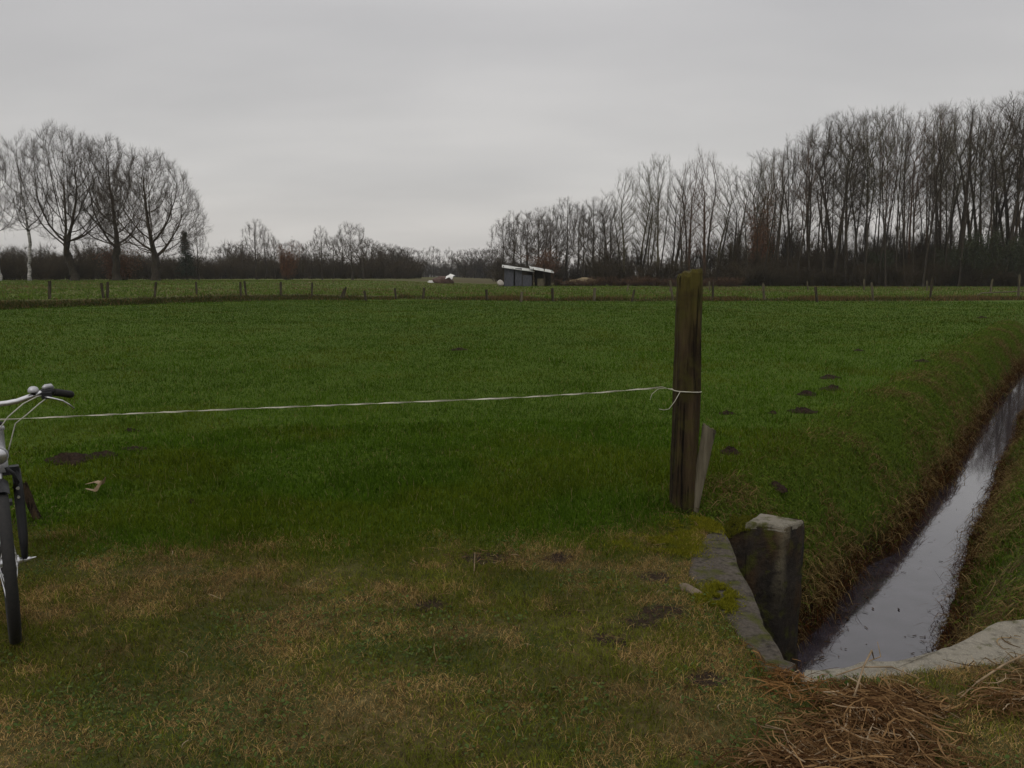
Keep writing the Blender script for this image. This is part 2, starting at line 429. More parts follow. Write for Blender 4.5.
def cushion(name, px, py, rx, ry, hh, rz, seed, label, z0=.0):
    c = P(px, py); n = 26; v = [(0, 0, hh)]; f = []
    for i in range(1, 9):
        for j in range(n):
            a = 2*math.pi*j/n; e = i/8*(1+.5*(float(fbm(math.cos(a)*1.3+5, math.sin(a)*1.3, seed, 3))-.5)*2)
            z = hh*(1-(i/8)**2)*(1+.6*(random.random()-.5))-(.02 if i == 8 else 0)
            v.append((e*rx*math.cos(a), e*ry*math.sin(a), z))
    for j in range(n): f.append((0, 1+j, 1+(j+1) % n))
    for i in range(7):
        for j in range(n): f.append((1+i*n+j, 1+(i+1)*n+j, 1+(i+1)*n+(j+1) % n, 1+i*n+(j+1) % n))
    o = meshobj(name, np.array(v), f, M['moss'], sm=True); o.location = (float(c[0]), float(c[1]), z0); o.rotation_euler[2] = rz
    return tag(o, label, 'moss', kind='stuff')
# ------------------------------------------------------------------ grass blades
def blades(name, xy, hgt, wid, lean, col, mat, az=None, zoff=0.0, seg=2, curl=.5, dirv=None, parent=None, z=None):
    """each blade: tapered strip of seg segments, bent over"""
    n = len(xy); x, y = xy.T
    if z is None: z = height(x, y)+zoff
    az = rng.uniform(0, 2*np.pi, n) if az is None else az
    d = np.stack([np.cos(az), np.sin(az), np.zeros(n)], 1)
    fa = rng.uniform(0, 2*np.pi, n); w = np.stack([np.cos(fa), np.sin(fa), np.zeros(n)], 1)*wid[:, None]/2
    base = np.stack([x, y, z-.004], 1); V = []; k = seg*2+1
    for i in range(seg+1):
        t = i/seg
        ang = lean*(1-curl)+lean*curl*2*t*.8
        # integrate roughly: horizontal = h*t*sin, vertical = h*t*cos
        q = base+d*(hgt*t*np.sin(ang*.5+ang*.5*t))[:, None]
        q[:, 2] += hgt*t*np.cos(np.minimum(ang*.5+ang*.5*t, 2.0))
        if i < seg: V += [q-w*(1-.5*t), q+w*(1-.5*t)]
        else: V += [q]
    V = np.stack(V, 1).reshape(-1, 3)
    b = np.arange(n)[:, None]*k; T = []
    for i in range(seg-1):
        T += [b+np.array([[2*i, 2*i+1, 2*i+3]]), b+np.array([[2*i, 2*i+3, 2*i+2]])]
    T.append(b+np.array([[2*seg-2, 2*seg-1, 2*seg]]))
    f = np.concatenate(T)
    o = meshobj(name, V, f, mat, parent)
    addcol(o, 'tint', np.repeat(col, k, 0))
    return o
def grass_mat():
    t = NT('grass_blades'); c = t.attr('tint', True); t.col(c).set(.9, 0, .02)
    tr = t.n('ShaderNodeBsdfTranslucent'); t.l(c, tr.inputs[0]); mx = t.n('ShaderNodeMixShader'); mx.inputs[0].default_value = .2
    out = t.t.nodes['Material Output']; t.l(t.b.outputs[0], mx.inputs[1]); t.l(tr.outputs[0], mx.inputs[2]); t.l(mx.outputs[0], out.inputs[0])
    return t.m
GM = grass_mat()
def fan(n, r0, r1, a0=-43, a1=43):
    a = np.radians(rng.uniform(a0, a1, n)); r = np.sqrt(rng.uniform(r0**2, r1**2, n))
    return np.stack([r*np.sin(a), r*np.cos(a)], 1)
def pick(c1, c2, t): return np.array(c1)[None]*(1-t[:, None])+np.array(c2)[None]*t[:, None]
def keep_out(xy, margin=0):
    """True where grass may root: not on slabs, not under water"""
    x, y = xy.T; z = height(x, y); ok = z > WATER+.02
    sd = sdist(pitpoly, x, y)
    for poly in (outer, slab_edge+sl_out):
        ok &= sdist(np.array(poly), x, y) < (.035+.06*(fbm(x*7, y*7, 91, 2)-.5) if poly is outer else .02)
    pb = np.array([far_l, p1, p2, p3, p4, far_l+(p4-p1)])
    ok &= sdist(pb, x, y) < 0
    n, s = ns(x, y)
    beh = ((x-p1[0])*pn[0]+(y-p1[1])*pn[1]) > .1
    # nothing in the open pit in front of the wing wall
    ok &= ~((sd > -.1) & ~beh & (n < -.97))
    # keep soil patches thin
    return ok
def soil_thin(xy):
    x, y = xy.T; k = np.ones(len(x), bool)
    for (px, py, rad) in ((655, 577, .09), (663, 612, .12), (642, 622, .09), (432, 606, .08), (485, 557, .13), (560, 556, .07), (705, 680, .08), (30, 520, .18), (610, 640, .07)):
        q = P(px, py); k &= ~(((x-q[0])**2+((y-q[1])*1.3)**2 < rad**2) & (rng.random(len(x)) < .85))
    return k
def lush(n, r0, r1, seg):
    a = np.radians(rng.uniform(-56, 56, n)); r = r0*(r1/r0)**rng.random(n); xy = np.stack([r*np.sin(a), r*np.cos(a)], 1); x, y = xy.T
    wn = zone(x, y); fd = fence_d(x, y)
    k = keep_out(xy) & (rng.random(len(x)) > wn*1.02) & (fd < -1) & (rng.random(n) < smooth(3.2, 4.2, r)+.3)
    xy = xy[k]; x, y = xy.T; r = r[k]; m = len(x)
    den = fbm(x*1.1, y*1.1, 51, 4); big = fbm(x*.25, y*.25, 52, 3); st = fbm(x*.5+y*.12, y*.9, 53, 3)
    h = .052*(.6+.8*den)*rng.uniform(.4, 1.3, m)*(1+.006*r)
    t = rng.random(m); u = np.clip((big-.35)*2.2, 0, 1)
    c = pick((.029, .062, .0038), (.072, .130, .008), t)
    c = c*((.74+.22*u+.36*st)*(1-.24*smooth(7, 26, r)))[:, None]; tf = smooth(.56, .68, fbm(x*2.4, y*2.4, 54, 3)); h = h*(1+.35*tf); c = c*(1-.08*tf)[:, None]; c[:, 0] *= (1+.35*smooth(.5, .7, fbm(x*.8+7, y*.8, 55, 3)))  # blade colour darkened with distance, offsetting the sky light far blades catch
    yel = rng.random(m) < .04; c[yel] = pick((.12, .12, .035), (.20, .17, .07), rng.random(yel.sum()))
    n_, s_ = ns(x, y); bk = smooth(-2.9, -1.8, n_)
    br = rng.random(m) < bk*.15; c[br] = pick((.06, .045, .015), (.15, .11, .045), rng.random(br.sum()))
    return blades('field_grass', xy, h, .00085*r*rng.uniform(.5, 1.3, m)+.0008, rng.uniform(.1, 1.15, m), c, GM, seg=seg)
o = lush(430000, 3.3, 8.5, 2); tag(o, kind='stuff', label='lush green grass of the near field', cat='grass')
o = lush(710000, 8.5, 56, 1); tag(o, kind='stuff', label='green grass across the middle and far field', cat='grass')

def rough_turf(n, r0, r1, hs, ws, seg=2):
    xy = fan(n, r0, r1, -57, 57); x, y = xy.T
    wn = zone(x, y); k = keep_out(xy) & (rng.random(len(x)) < np.clip(wn*1.3, 0, 1)) & (fence_d(x, y) < -1) & soil_thin(xy)
    n_, s_ = ns(x, y); beh = ((x-p1[0])*pn[0]+(y-p1[1])*pn[1]) > .12; k &= ~((n_ > -2.2) & beh)
    xy = xy[k]; x, y = xy.T; m = len(x)
    dry = fbm(x*1.6+13.4, y*1.6+4.2, 61, 4); dry2 = fbm(x*6, y*6, 62, 3)
    pd = np.clip((dry-.34)*2.4+(dry2-.5)*2.8, .06, .88)
    # the two paler straw-brown patches in front
    for (px, py, rx, ry) in ((265, 650, .30, .16), (345, 710, .45, .20), (290, 750, .30, .12), (380, 630, .2, .12), (430, 690, .25, .10)):
        q = P(px, py); pd = np.maximum(pd, .95*np.exp(-((x-q[0])/rx)**2-((y-q[1])/ry)**2))
    isd = rng.random(m) < pd
    c = pick((.052, .066, .006), (.150, .160, .020), rng.random(m))
    cd = pick((.130, .078, .024), (.46, .310, .125), rng.random(m)**1.4); c[isd] = cd[isd]
    dk = rng.random(m) < .07; c[dk] = pick((.02, .013, .008), (.05, .03, .015), rng.random(dk.sum()))
    c = c*(.45+1.1*fbm(x*3.5+2, y*3.5, 65, 4))[:, None]
    h = hs*rng.uniform(.4, 1.3, m)*(.5+1.0*fbm(x*2.2, y*2.2, 63, 3))
    h *= .7+.6*fbm(x*9, y*9, 64, 2); h[isd] *= 1.1
    lean = rng.uniform(.3, 1.5, m); lean[isd] = rng.uniform(.5, 1.75, isd.sum())
    return blades('rough_turf', xy, h, ws*rng.uniform(.5, 1.3, m), lean, c, GM, seg=seg)
o = rough_turf(690000, 1.2, 6.2, .046, .0024); tag(o, kind='stuff', label='short worn turf with dry brown patches on the crossing', cat='turf')

# broad leaved weeds / clover
def weeds():
    n = 34000; xy = fan(n, 1.6, 5.6, -46, 46); x, y = xy.T
    cl = fbm(x*2.3+9, y*2.3, 71, 3); k = keep_out(xy) & (cl > .57) & (zone(x, y) > .25) & soil_thin(xy); n_, s_ = ns(x, y); k &= (n_ < -2.2) | (s_ < 3.6)
    xy = xy[k]; x, y = xy.T; n = len(x)
    z = height(x, y)+rng.uniform(.006, .03, n); az = rng.uniform(0, 6.283, n); r = rng.uniform(.0035, .0085, n)
    tl = rng.normal(0, .35, (n, 2)); V = []
    for (a, q) in ((0, 1.15), (1.0, .85), (2.2, .8), (3.14, .9), (4.1, .8), (5.3, .85)):
        dx = np.cos(az+a)*r*q; dy = np.sin(az+a)*r*q
        V.append(np.stack([x+dx, y+dy, z+dx*tl[:, 0]+dy*tl[:, 1]+.15*r*(a > 0)], 1))
    V = np.stack(V, 1).reshape(-1, 3); f = np.arange(n*6).reshape(n, 6)
    o = meshobj('weeds', V, f, GM); c = pick((.035, .060, .014), (.095, .130, .038), rng.random(n)); addcol(o, 'tint', np.repeat(c, 6, 0))
    tag(o, kind='stuff', label='low clover and weeds in the worn turf', cat='weeds')
weeds()

# far meadow tufts + verge under the far fence
def far_tufts():
    n = 105000
    a = np.radians(rng.uniform(-50, 50, n)); x = np.tan(a)*50
    yf = np.interp(x, FL[:, 0], FL[:, 1]); y = yf+rng.normal(-.6, .45, n)*np.where(x < -10, 1.5, 1)-np.where(x < -8, 1.2, 0)
    m = fbm(x*.35, y*.35, 81, 3)
    k = rng.random(n) < np.maximum(np.clip((m-.30)*3, .12, 1), np.clip(-x/14-.3, 0, .8)); x = x[k]; y = y[k]; n = len(x); m = m[k]
    lf = smooth(-3, -18, x)
    br = rng.random(n) < .25+.55*(1-lf)*np.clip((m-.4)*4, 0, 1)
    c = pick((.028, .036, .008), (.060, .068, .018), rng.random(n)); c[br] = pick((.06, .04, .018), (.17, .11, .05), rng.random(br.sum()))
    h = rng.uniform(.10, .32, n)*(.35+1.1*m)
    o = blades('verge_grass', np.stack([x, y], 1), h, rng.uniform(.03, .07, n), rng.uniform(.1, .9, n), c, GM, seg=1)
    tag(o, kind='stuff', label='rough brown and green grass under the far fence', cat='grass')
    n = 180000; a = np.radians(rng.uniform(-50, 50, n)); y = rng.uniform(40**.5, 125**.5, n)**2; x = np.tan(a)*y
    k = fence_d(x, y) > .2; x = x[k]; y = y[k]; n = len(x); m = fbm(x*.12, y*.2, 83, 3)
    c = pick((.046, .080, .010), (.100, .146, .022), rng.random(n)); br = rng.random(n) < np.clip((m-.5)*3, .05, .6); c[br] = pick((.09, .07, .03), (.17, .125, .055), rng.random(br.sum()))
    o = blades('meadow_grass', np.stack([x, y], 1), rng.uniform(.06, .2, n)*(.5+m), rng.uniform(.05, .12, n), rng.uniform(.1, .9, n), c, GM, seg=1)
    tag(o, kind='stuff', label='paler grass of the meadow beyond the far fence', cat='grass')
far_tufts()

# bank vegetation: brown drooping sedge by the water, green brown grass above
def bank_grass():
    n = 210000; s = rng.uniform(3.0**.5, 34**.5, n)**2
    left = rng.random(n) < .62
    nn = np.where(left, rng.uniform(-2.45, -1.16, n), rng.uniform(-.74, .95, n))
    x = nn*NX+s*SX; y = nn*NY+s*SY; z = height(x, y)
    beh = ((x-p1[0])*pn[0]+(y-p1[1])*pn[1]) > .16
    k = keep_out(np.stack([x, y], 1)) & (z > WATER-.02) & (beh | ~left) & (sdist(pitpoly, x, y) > .02) & (rng.random(n) < (.35+1.0*fbm(x*2, y*2, 95, 3))*smooth(-2.5, -1.85, nn))
    x, y, z, nn, s, left = [q[k] for q in (x, y, z, nn, s, left)]; n = len(x)
    low = smooth(-.55, -.92, z); t = rng.random(n)
    patch = fbm(x*1.4, y*1.4, 96, 3)
    gr = rng.random(n) > np.clip(.04+low*.85+(patch-.5)*1.3+.22*(~left)+.20*smooth(-.25, -.6, z), .02, .95)
    c = pick((.070, .044, .016), (.24, .170, .070), t**1.4)
    c2 = pick((.040, .070, .008), (.120, .165, .022), t); c[gr] = c2[gr]
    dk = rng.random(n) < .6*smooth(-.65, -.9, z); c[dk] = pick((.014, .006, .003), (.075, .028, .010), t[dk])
    h = rng.uniform(.04, .13, n)*(.6+patch)*(1+.35*low)*np.where(gr, .75, 1)
    tow = np.where(left, math.atan2(NY, NX), math.atan2(-NY, -NX))
    az = tow+rng.normal(0, .75, n)
    o = blades('bank_grass', np.stack([x, y], 1), h, rng.uniform(.003, .008, n)*(1+s*.06), rng.uniform(.5, 1.9, n), c, GM, az=az, seg=3, curl=.8, z=z)
    tag(o, kind='stuff', label='green and dead brown grass hanging down the ditch banks', cat='grass')
bank_grass()

# ------------------------------------------------------------------ dead reeds, straw, litter
def strands(name, cxy, n, L, w, col1, col2, mat, label, lift=.0, spread=None, mound=None, cat='straw', pts=4):
    """long thin leaf strips thrown flat in a tangle"""
    x = np.empty(n); y = np.empty(n)
    for i in range(n): pass
    c = cxy[rng.integers(0, len(cxy), n)]
    x = c[:, 0]+rng.normal(0, 1, n)*c[:, 2]; y = c[:, 1]+rng.normal(0, 1, n)*c[:, 3]
    az = rng.uniform(0, 2*np.pi, n) if spread is None else rng.normal(spread[0], spread[1], n)+np.where(rng.random(n) < .5, np.pi, 0)
    ln = rng.uniform(L[0], L[1], n); bend = rng.normal(0, .9, n)
    el0 = rng.normal(0, .28, n); V = []; K = 7
    px = x.copy(); py = y.copy(); hz = rng.random(n)**1.3
    wv = rng.uniform(.5, 1.2, n)*w
    tw = rng.uniform(0, 3.14, n); 
    P_ = []
    for i in range(K):
        t = i/(K-1)-.5; a = az+bend*t
        P_.append(np.stack([x+np.cos(a)*ln*t, y+np.sin(a)*ln*t], 1))
    for i in range(K):
        q = P_[i]; t = i/(K-1)-.5
        mz = mound(q[:, 0], q[:, 1]) if mound else 0
        gz = height(q[:, 0], q[:, 1])
        gz = np.maximum(gz, np.where(gz < -.25, gz, gz))
        z = gz+.006+lift*hz+mz*(.25+.85*hz)+el0*ln*t*.6+.5*ln*np.abs(el0)*(.25-t*t)*.6
        z = np.maximum(z, gz+.004)
        a = az+bend*t; side = np.stack([-np.sin(a)*np.cos(tw), np.cos(a)*np.cos(tw), np.sin(tw)], 1)*(wv*(1-1.5*t*t*1.2)/2)[:, None]
        q3 = np.column_stack([q, z]); V += [q3-side, q3+side]
    V = np.stack(V, 1).reshape(-1, 3); k = 2*K; b = np.arange(n)[:, None]*k; T = []
    for i in range(K-1): T.append(b+np.array([[2*i, 2*i+1, 2*i+3, 2*i+2]]))
    o = meshobj(name, V, np.concatenate(T), mat)
    cc = pick(col1, col2, rng.random(n)**1.7); br = rng.random(n) < .06; cc[br] = pick((.28, .20, .12), (.42, .33, .22), rng.random(br.sum()))
    addcol(o, 'tint', np.repeat(cc, k, 0)); return tag(o, label, cat, kind='stuff')
pile_c = np.array([(*P(870, 712)[:2], .09, .06), (*P(895, 705)[:2], .08, .05), (*P(865, 740)[:2], .13, .05), (*P(820, 765)[:2], .13, .04), (*P(880, 765)[:2], .12, .05), (*P(860, 795)[:2], .16, .06)])
c0 = P(880, 735)[:2]; c1 = P(870, 790)[:2]
def mound(x, y): return .075*np.exp(-((x-c0[0])/.20)**2-((y-c0[1])/.13)**2)+.05*np.exp(-((x-c1[0])/.25)**2-((y-c1[1])/.12)**2)
strands('dead_reeds', pile_c, 4200, (.04, .21), .0050, (.060, .028, .012), (.33, .20, .09), GM, 'heaped red-brown dead reeds at the near end of the ditch', lift=.03, mound=mound, cat='dead reeds')
pc2 = np.array([(*P(1010, 708)[:2], .07, .035), (*P(1050, 695)[:2], .10, .05)])
strands('dead_reeds', pc2, 460, (.05, .24), .004, (.09, .045, .018), (.34, .21, .10), GM, 'smaller heap of dead reeds beside the pale rim', lift=.06, spread=(.35, .5), cat='dead reeds')
pc3 = np.array([(*P(778, 668)[:2], .055, .10), (*P(790, 690)[:2], .06, .06)])
strands('dead_reeds', pc3, 300, (.04, .15), .004, (.09, .042, .014), (.32, .17, .065), GM, 'small orange-brown tangle of dead reeds at the foot of the wing wall', lift=.05, cat='dead reeds')
pc4 = np.array([(*P(px, py)[:2], sx, sy) for px, py, sx, sy in ((600, 620, .5, .25), (700, 700, .4, .2), (480, 560, .25, .1), (500, 650, .8, .5), (200, 680, .9, .5), (660, 600, .25, .2), (640, 540, .3, .2), (100, 620, .6, .4), (685, 510, .12, .06), (40, 515, .2, .12), (480, 556, .15, .06))])
def litter():
    o = strands('straw_litter', pc4, 700, (.025, .10), .003, (.08, .045, .02), (.24, .16, .08), GM, 'scattered broken straws lying on the turf', lift=.02, cat='straw')
litter()
pc5 = np.array([(n*NX+s*SX, n*NY+s*SY, .10, .10) for n, s in ((-.15, 4.0), (-.25, 4.6), (-.2, 5.3), (-.05, 3.6), (.1, 4.4), (-.3, 6.2), (-.25, 7.4))])
strands('dead_reeds', pc5, 600, (.06, .25), .005, (.08, .05, .022), (.28, .20, .105), GM, 'flattened tan dead reeds on the right-hand bank of the ditch', lift=.05, spread=(PSI*-1+1.57+math.pi/2*0, .6), cat='dead reeds')
# single pale stalks
def stalk(pts, r, label, z=.02):
    w = [P(*q[:2]) for q in pts]; g = [float(height(np.array([a[0]]), np.array([a[1]]))[0]) for a in w]
    pp = [(a[0], a[1], max(gg, -.1)+q[2]) for a, gg, q in zip(w, g, pts)]
    mb = MB().tube(pp, [r]*(len(pp)-1)+[r*.5], 6)
    o = mb.build('reed_stalk', M['reed'], sm=True); tag(o, label, 'reed stalk', 'loose reed stalks')
M['reed'] = noisy('pale_reed', (.13, .09, .045), (.28, .20, .12), 25, .7, bump=.2)
stalk([(853, 712, .06), (862, 690, .10), (870, 676, .115), (873, 672, .12)], .0065*.6, 'stout pale reed stalk standing out of the reed heap')
stalk([(868, 672, .11), (880, 668, .15), (876, 662, .19)], .004*.6, 'short brown stalk tip above the reed heap by the rim')
stalk([(835, 692, .07), (860, 688, .09), (890, 690, .10), (918, 697, .08)], .0045*.6, 'thin pale stalk lying across the top of the reed heap')
stalk([(748, 768, .02), (790, 758, .03), (835, 749, .05)], .005*.6, 'long pale stalk at the near left foot of the reed heap')
stalk([(765, 734, .03), (783, 742, .04), (790, 758, .03)], .004*.6, 'bent pale stalk left of the reed heap')
stalk([(975, 697, .06), (1000, 682, .07), (1024, 672, .08), (1060, 660, .07)], .007*.6, 'pale thick stalk on the small heap right of the rim')
stalk([(960, 702, .02), (975, 697, .06)], .006*.6, 'stub of pale stalk left of the small reed heap')
stalk([(474, 572, .0), (475, 561, .06)], .006*.6, 'short upright pale stub beside a patch of soil')

# floating bits and leaning stems over the water
def floaters():
    n = 620; s = rng.uniform(3.4**.5, 22**.5, n)**2; e = rng.random(n)
    nn = np.where(e < .45, -1.27+rng.normal(0, .05, n), np.where(e < .85, -.71+rng.normal(0, .05, n), rng.uniform(-1.2, -.8, n)))
    x = nn*NX+s*SX; y = nn*NY+s*SY; az = rng.uniform(0, 3.14, n); L = rng.uniform(.01, .05, n); w = rng.uniform(.003, .014, n)
    V = []
    for a, b in ((-1, -1), (1, -1), (1, 1), (-1, 1)):
        V.append(np.stack([x+a*L/2*np.cos(az)-b*w/2*np.sin(az), y+a*L/2*np.sin(az)+b*w/2*np.cos(az), np.full(n, WATER+.004)+rng.uniform(0, .004, n)], 1))
    V = np.stack(V, 1).reshape(-1, 3); o = meshobj('floating_leaves', V, np.arange(n*4).reshape(n, 4), GM)
    addcol(o, 'tint', np.repeat(pick((.02, .014, .01), (.08, .05, .03), rng.random(n)), 4, 0)); tag(o, kind='stuff', label='dark leaf bits floating on the ditch water', cat='leaves')
    n = 900; s = rng.uniform(3.6**.5, 22**.5, n)**2; left = rng.random(n) < .5
    nn = np.where(left, rng.uniform(-1.34, -1.22, n), rng.uniform(-.70, -.60, n)); x = nn*NX+s*SX; y = nn*NY+s*SY
    beh = ((x-p1[0])*pn[0]+(y-p1[1])*pn[1]) > .16; k = (beh | ~left) & (sdist(pitpoly, x, y) > .1); x, y, left = x[k], y[k], left[k]; n = len(x)
    az = np.where(left, math.atan2(NY, NX), math.atan2(-NY, -NX))+rng.normal(0, .8, n)
    o = blades('water_sedge', np.stack([x, y], 1), rng.uniform(.06, .24, n), rng.uniform(.003, .006, n), rng.uniform(.4, 1.7, n), pick((.025, .014, .008), (.11, .055, .025), rng.random(n)), GM, az=az, seg=4, curl=.8, z=np.maximum(height(x, y), WATER-.05))
    tag(o, kind='stuff', label='dark sedge stems leaning over the edges of the water', cat='sedge')
floaters()
def moss_tufts():
    c = [(700, 528, .14, .16), (726, 524, .18, .08), (722, 598, .06, .13), (680, 545, .10, .2), (712, 606, .05, .10), (655, 545, .2, .1), (738, 522, .1, .06)]
    xy = np.concatenate([np.column_stack([P(a, b)[0]+rng.normal(0, sx*.6, 9000), P(a, b)[1]+rng.normal(0, sy*.6, 9000)]) for a, b, sx, sy in c]); x, y = xy.T
    k = (sdist(pitpoly, x, y) < .0) & (((x-p1[0])*pn[0]+(y-p1[1])*pn[1]) < .25) & (fbm(x*9, y*9, 98, 3) > .42); xy = xy[k]; x, y = xy.T; n = len(x)
    z = np.maximum(height(x, y), .004)+.012*fbm(x*20, y*20, 99, 2)
    o = blades('moss', xy, rng.uniform(.006, .022, n), rng.uniform(.003, .007, n), rng.uniform(.2, 1.4, n), pick((.070, .074, .006), (.20, .185, .016), rng.random(n)), GM, seg=1, z=z+.008)
    q = rng.random((5200, 2)); xy = far_l[None]+(p1-far_l)[None]*(q[:, :1]*1.25-.1)+(p4-p1)[None]*(q[:, 1:]*1.25-.1); n = len(xy)
    k = fbm(xy[:, 0]*14, xy[:, 1]*14, 97, 2) > .3; xy = xy[k]; n = len(xy)
    o2 = blades('moss', xy, rng.uniform(.010, .03, n), rng.uniform(.003, .008, n), rng.uniform(.2, 1.5, n), pick((.040, .045, .006), (.115, .110, .014), rng.random(n)), GM, seg=1, z=.022-.10*smooth(-.20, -.38, (xy-p2)[:, 0])+.006*rng.random(n))
    tag(o2, kind='stuff', label='moss and turf growing over the low end of the wing wall', cat='moss')
    tag(o, kind='stuff', label='yellow-green moss tufts round the corner of the concrete', cat='moss')
moss_tufts()

# ------------------------------------------------------------------ molehills
M['soil'] = noisy('dark_soil', (.010, .007, .005), (.042, .026, .018), 30, .95, spec=.1, bump=1, bd=.03, obj=False)
def molehill(px, py, wpx, hpx, label, seed, group='molehills'):
    c = P(px, py); g = float(height(np.array([c[0]]), np.array([c[1]]))[0]); D = math.hypot(c[0], c[1])
    rx = wpx/F*D/2*1.1; hh = hpx/F*D*.75; ry = rx*.75; hh *= .8
    n = 30; K = 10; v = [(0, 0, hh)]; f = []
    for i in range(1, K+1):
        for j in range(n):
            a = 2*math.pi*j/n; w = 1+.55*(float(fbm(math.cos(a)*1.6+seed, math.sin(a)*1.6, seed, 3))-.5)*2
            q = i/K; z = hh*(.5+.5*math.cos(math.pi*q))*(1+.8*(float(vnoise(q*4*math.cos(a)+seed, q*4*math.sin(a), seed+1))-.5))+rng.normal(0, .14)*hh-(.03 if i == K else 0)
            v.append((q*w*rx*math.cos(a), q*w*ry*math.sin(a), z))
    for j in range(n): f.append((0, 1+j, 1+(j+1) % n))
    for i in range(K-1):
        for j in range(n): f.append((1+i*n+j, 1+(i+1)*n+j, 1+(i+1)*n+(j+1) % n, 1+i*n+(j+1) % n))
    o = meshobj('molehill', np.array(v), f, M['soil'], sm=True); o.location = (c[0], c[1], g+.005)
    tag(o, label, 'molehill', group)
for q in ((68, 459, 46, 10, 'wide dark molehill in the grass right of the bicycle', 1), (103, 455, 28, 5, 'low spread of soil joined to the wide molehill by the bicycle', 2),
          (130, 431, 16, 4, 'small dark molehill just under the white tape', 3), (133, 449, 24, 3, 'flat scatter of soil behind the wide molehill', 4),
          (806, 395, 22, 6, 'rounded molehill in the middle of the cluster on the ditch side', 5), (829, 378, 20, 4, 'farthest molehill of the cluster on the ditch side', 6),
          (832, 389, 19, 6, 'dark molehill just in front of the farthest one of the cluster', 7), (803, 412, 24, 6, 'widest, crumbled molehill of the cluster on the ditch side', 8),
          (773, 413, 10, 3, 'tiny molehill left of the crumbled one', 9), (727, 414, 14, 4, 'small molehill close to the right of the tall post', 10),
          (731, 453, 20, 9, 'dark molehill right behind the pale leaning board', 11), (774, 473, 22, 7, 'nearest molehill, on the ditch side of the field', 12),
          (459, 350, 20, 3, 'flat molehill far out in the middle of the field', 13), (858, 351, 12, 2, 'small far molehill right of the tall post', 14), (922, 362, 14, 3, 'far molehill near the ditch', 15),
          (192, 502, 10, 4, 'little molehill between the bicycle and the tall post', 16), (982, 317, 10, 2, 'farthest molehill, near the far corner of the field', 17)):
    molehill(q[0], q[1], q[2], q[3], q[4], q[5])

# ------------------------------------------------------------------ posts and tape
def wood_mat(name, c1, c2, moss=None, zt=1.6):
    t = NT(name); p = t.pos(15, 15, 1.6, obj=True); a = t.noise(1, 6, p, .65); b = t.noise(9, 5, t.pos(obj=True))
    c = t.ramp(a, [(.3, c1), (.52, tuple((np.array(c1)+np.array(c2))/2.4)), (.72, c2)])
    if moss:
        sp = t.n('ShaderNodeSeparateXYZ'); t.l(t.pos(obj=True), sp.inputs[0])
        mr = t.n('ShaderNodeMapRange'); t.l(sp.outputs[2], mr.inputs[0]); mr.inputs[1].default_value = zt-.5; mr.inputs[2].default_value = zt-.02
        mu = t.n('ShaderNodeMath', operation='MULTIPLY'); t.l(mr.outputs[0], mu.inputs[0]); t.l(t.ramp(b, [(.3, .25), (.6, 1)]), mu.inputs[1])
        c = t.mix(mu.outputs[0], c, moss)
    cr = t.ramp(t.noise(1, 3, t.pos(34, 34, 1.1, obj=True), .5), [(.36, .85), (.44, 0)]); c = t.mix(cr, c, tuple(np.array(c1)*.5)); g = t.noise(6, 6, t.pos(obj=True), .7)
    if moss: c = t.mix(t.ramp(g, [(.48, 0), (.64, .75)]), c, (.050, .046, .010))
    ad = t.n('ShaderNodeMath', operation='SUBTRACT'); t.l(a, ad.inputs[0]); t.l(cr, ad.inputs[1]); t.col(c).set(.9, 0, .15); t.bump(ad.outputs[0], 1.0, .03); return t.m
M['post'] = wood_mat('old_dark_post_wood', (.010, .006, .003), (.070, .048, .024), (.080, .068, .014), 1.64)
M['board'] = wood_mat('weathered_grey_board', (.060, .050, .030), (.19, .165, .115))
M['stake'] = wood_mat('brown_stake_wood', (.016, .010, .006), (.055, .035, .018))
M['fpost'] = wood_mat('grey_fence_wood', (.028, .022, .014), (.095, .078, .050))
M['darkwood'] = noisy('dark_boards', (.02, .016, .012), (.05, .04, .03), 3, .9, bump=.2, st=(6, 6, 1))
M['fpost2'] = wood_mat('pale_fence_wood', (.07, .06, .038), (.18, .155, .10))
def timber(name, base, top, rx, ry, mat, seed, n=40, K=60, topslant=.02, parent=None, buried=.25, amp=.10, grooves=True, taper=(1, 1)):
    base = np.array(base, float); top = np.array(top, float); d = top-base; L = np.linalg.norm(d)
    v = []; f = []
    K2 = K
    for i in range(K2+1):
        t = -buried/L+(1+buried/L)*i/K2; c = base+d*t-base
        for j in range(n):
            a = 2*math.pi*j/n; ca, sa = math.cos(a), math.sin(a)
            q = (abs(ca)**3.2+abs(sa)**3.2)**(-1/3.2) if grooves else 1
            w = q*(1+amp*(float(fbm(ca*1.7+seed, sa*1.7+t*2.0, seed, 3))-.5)*2+.5*amp*(float(fbm(ca*5+seed, sa*5+t*7, seed+2, 3))-.5)*2)
            if grooves: w -= .13*max(0, float(vnoise(a*2.6+seed+.8*float(vnoise(t*3.1, seed, 9)), t*2.6, seed+3))-.58)/.42
            w *= taper[0]+(taper[1]-taper[0])*min(max(t, 0), 1)
            z = c[2]
            if i >= K2-1: z += topslant*ca+.012*(float(vnoise(ca*3+seed, sa*3, seed+7))-.5)*2+(0 if i == K2 else -.002)
            if i == K2: w *= .90
            v.append((c[0]+rx*w*ca, c[1]+ry*w*sa, z))
    for i in range(K2):
        for j in range(n): f.append((i*n+j, i*n+(j+1) % n, (i+1)*n+(j+1) % n, (i+1)*n+j))
    m = len(v); vv = np.array(v[-n:]); v.append(tuple(vv.mean(0)-np.array([0, 0, .006])))
    for j in range(n): f.append((K2*n+j, K2*n+(j+1) % n, m))
    o = meshobj(name, np.array(v), f, mat, parent, sm=False); o.location = tuple(map(float, base)); return o
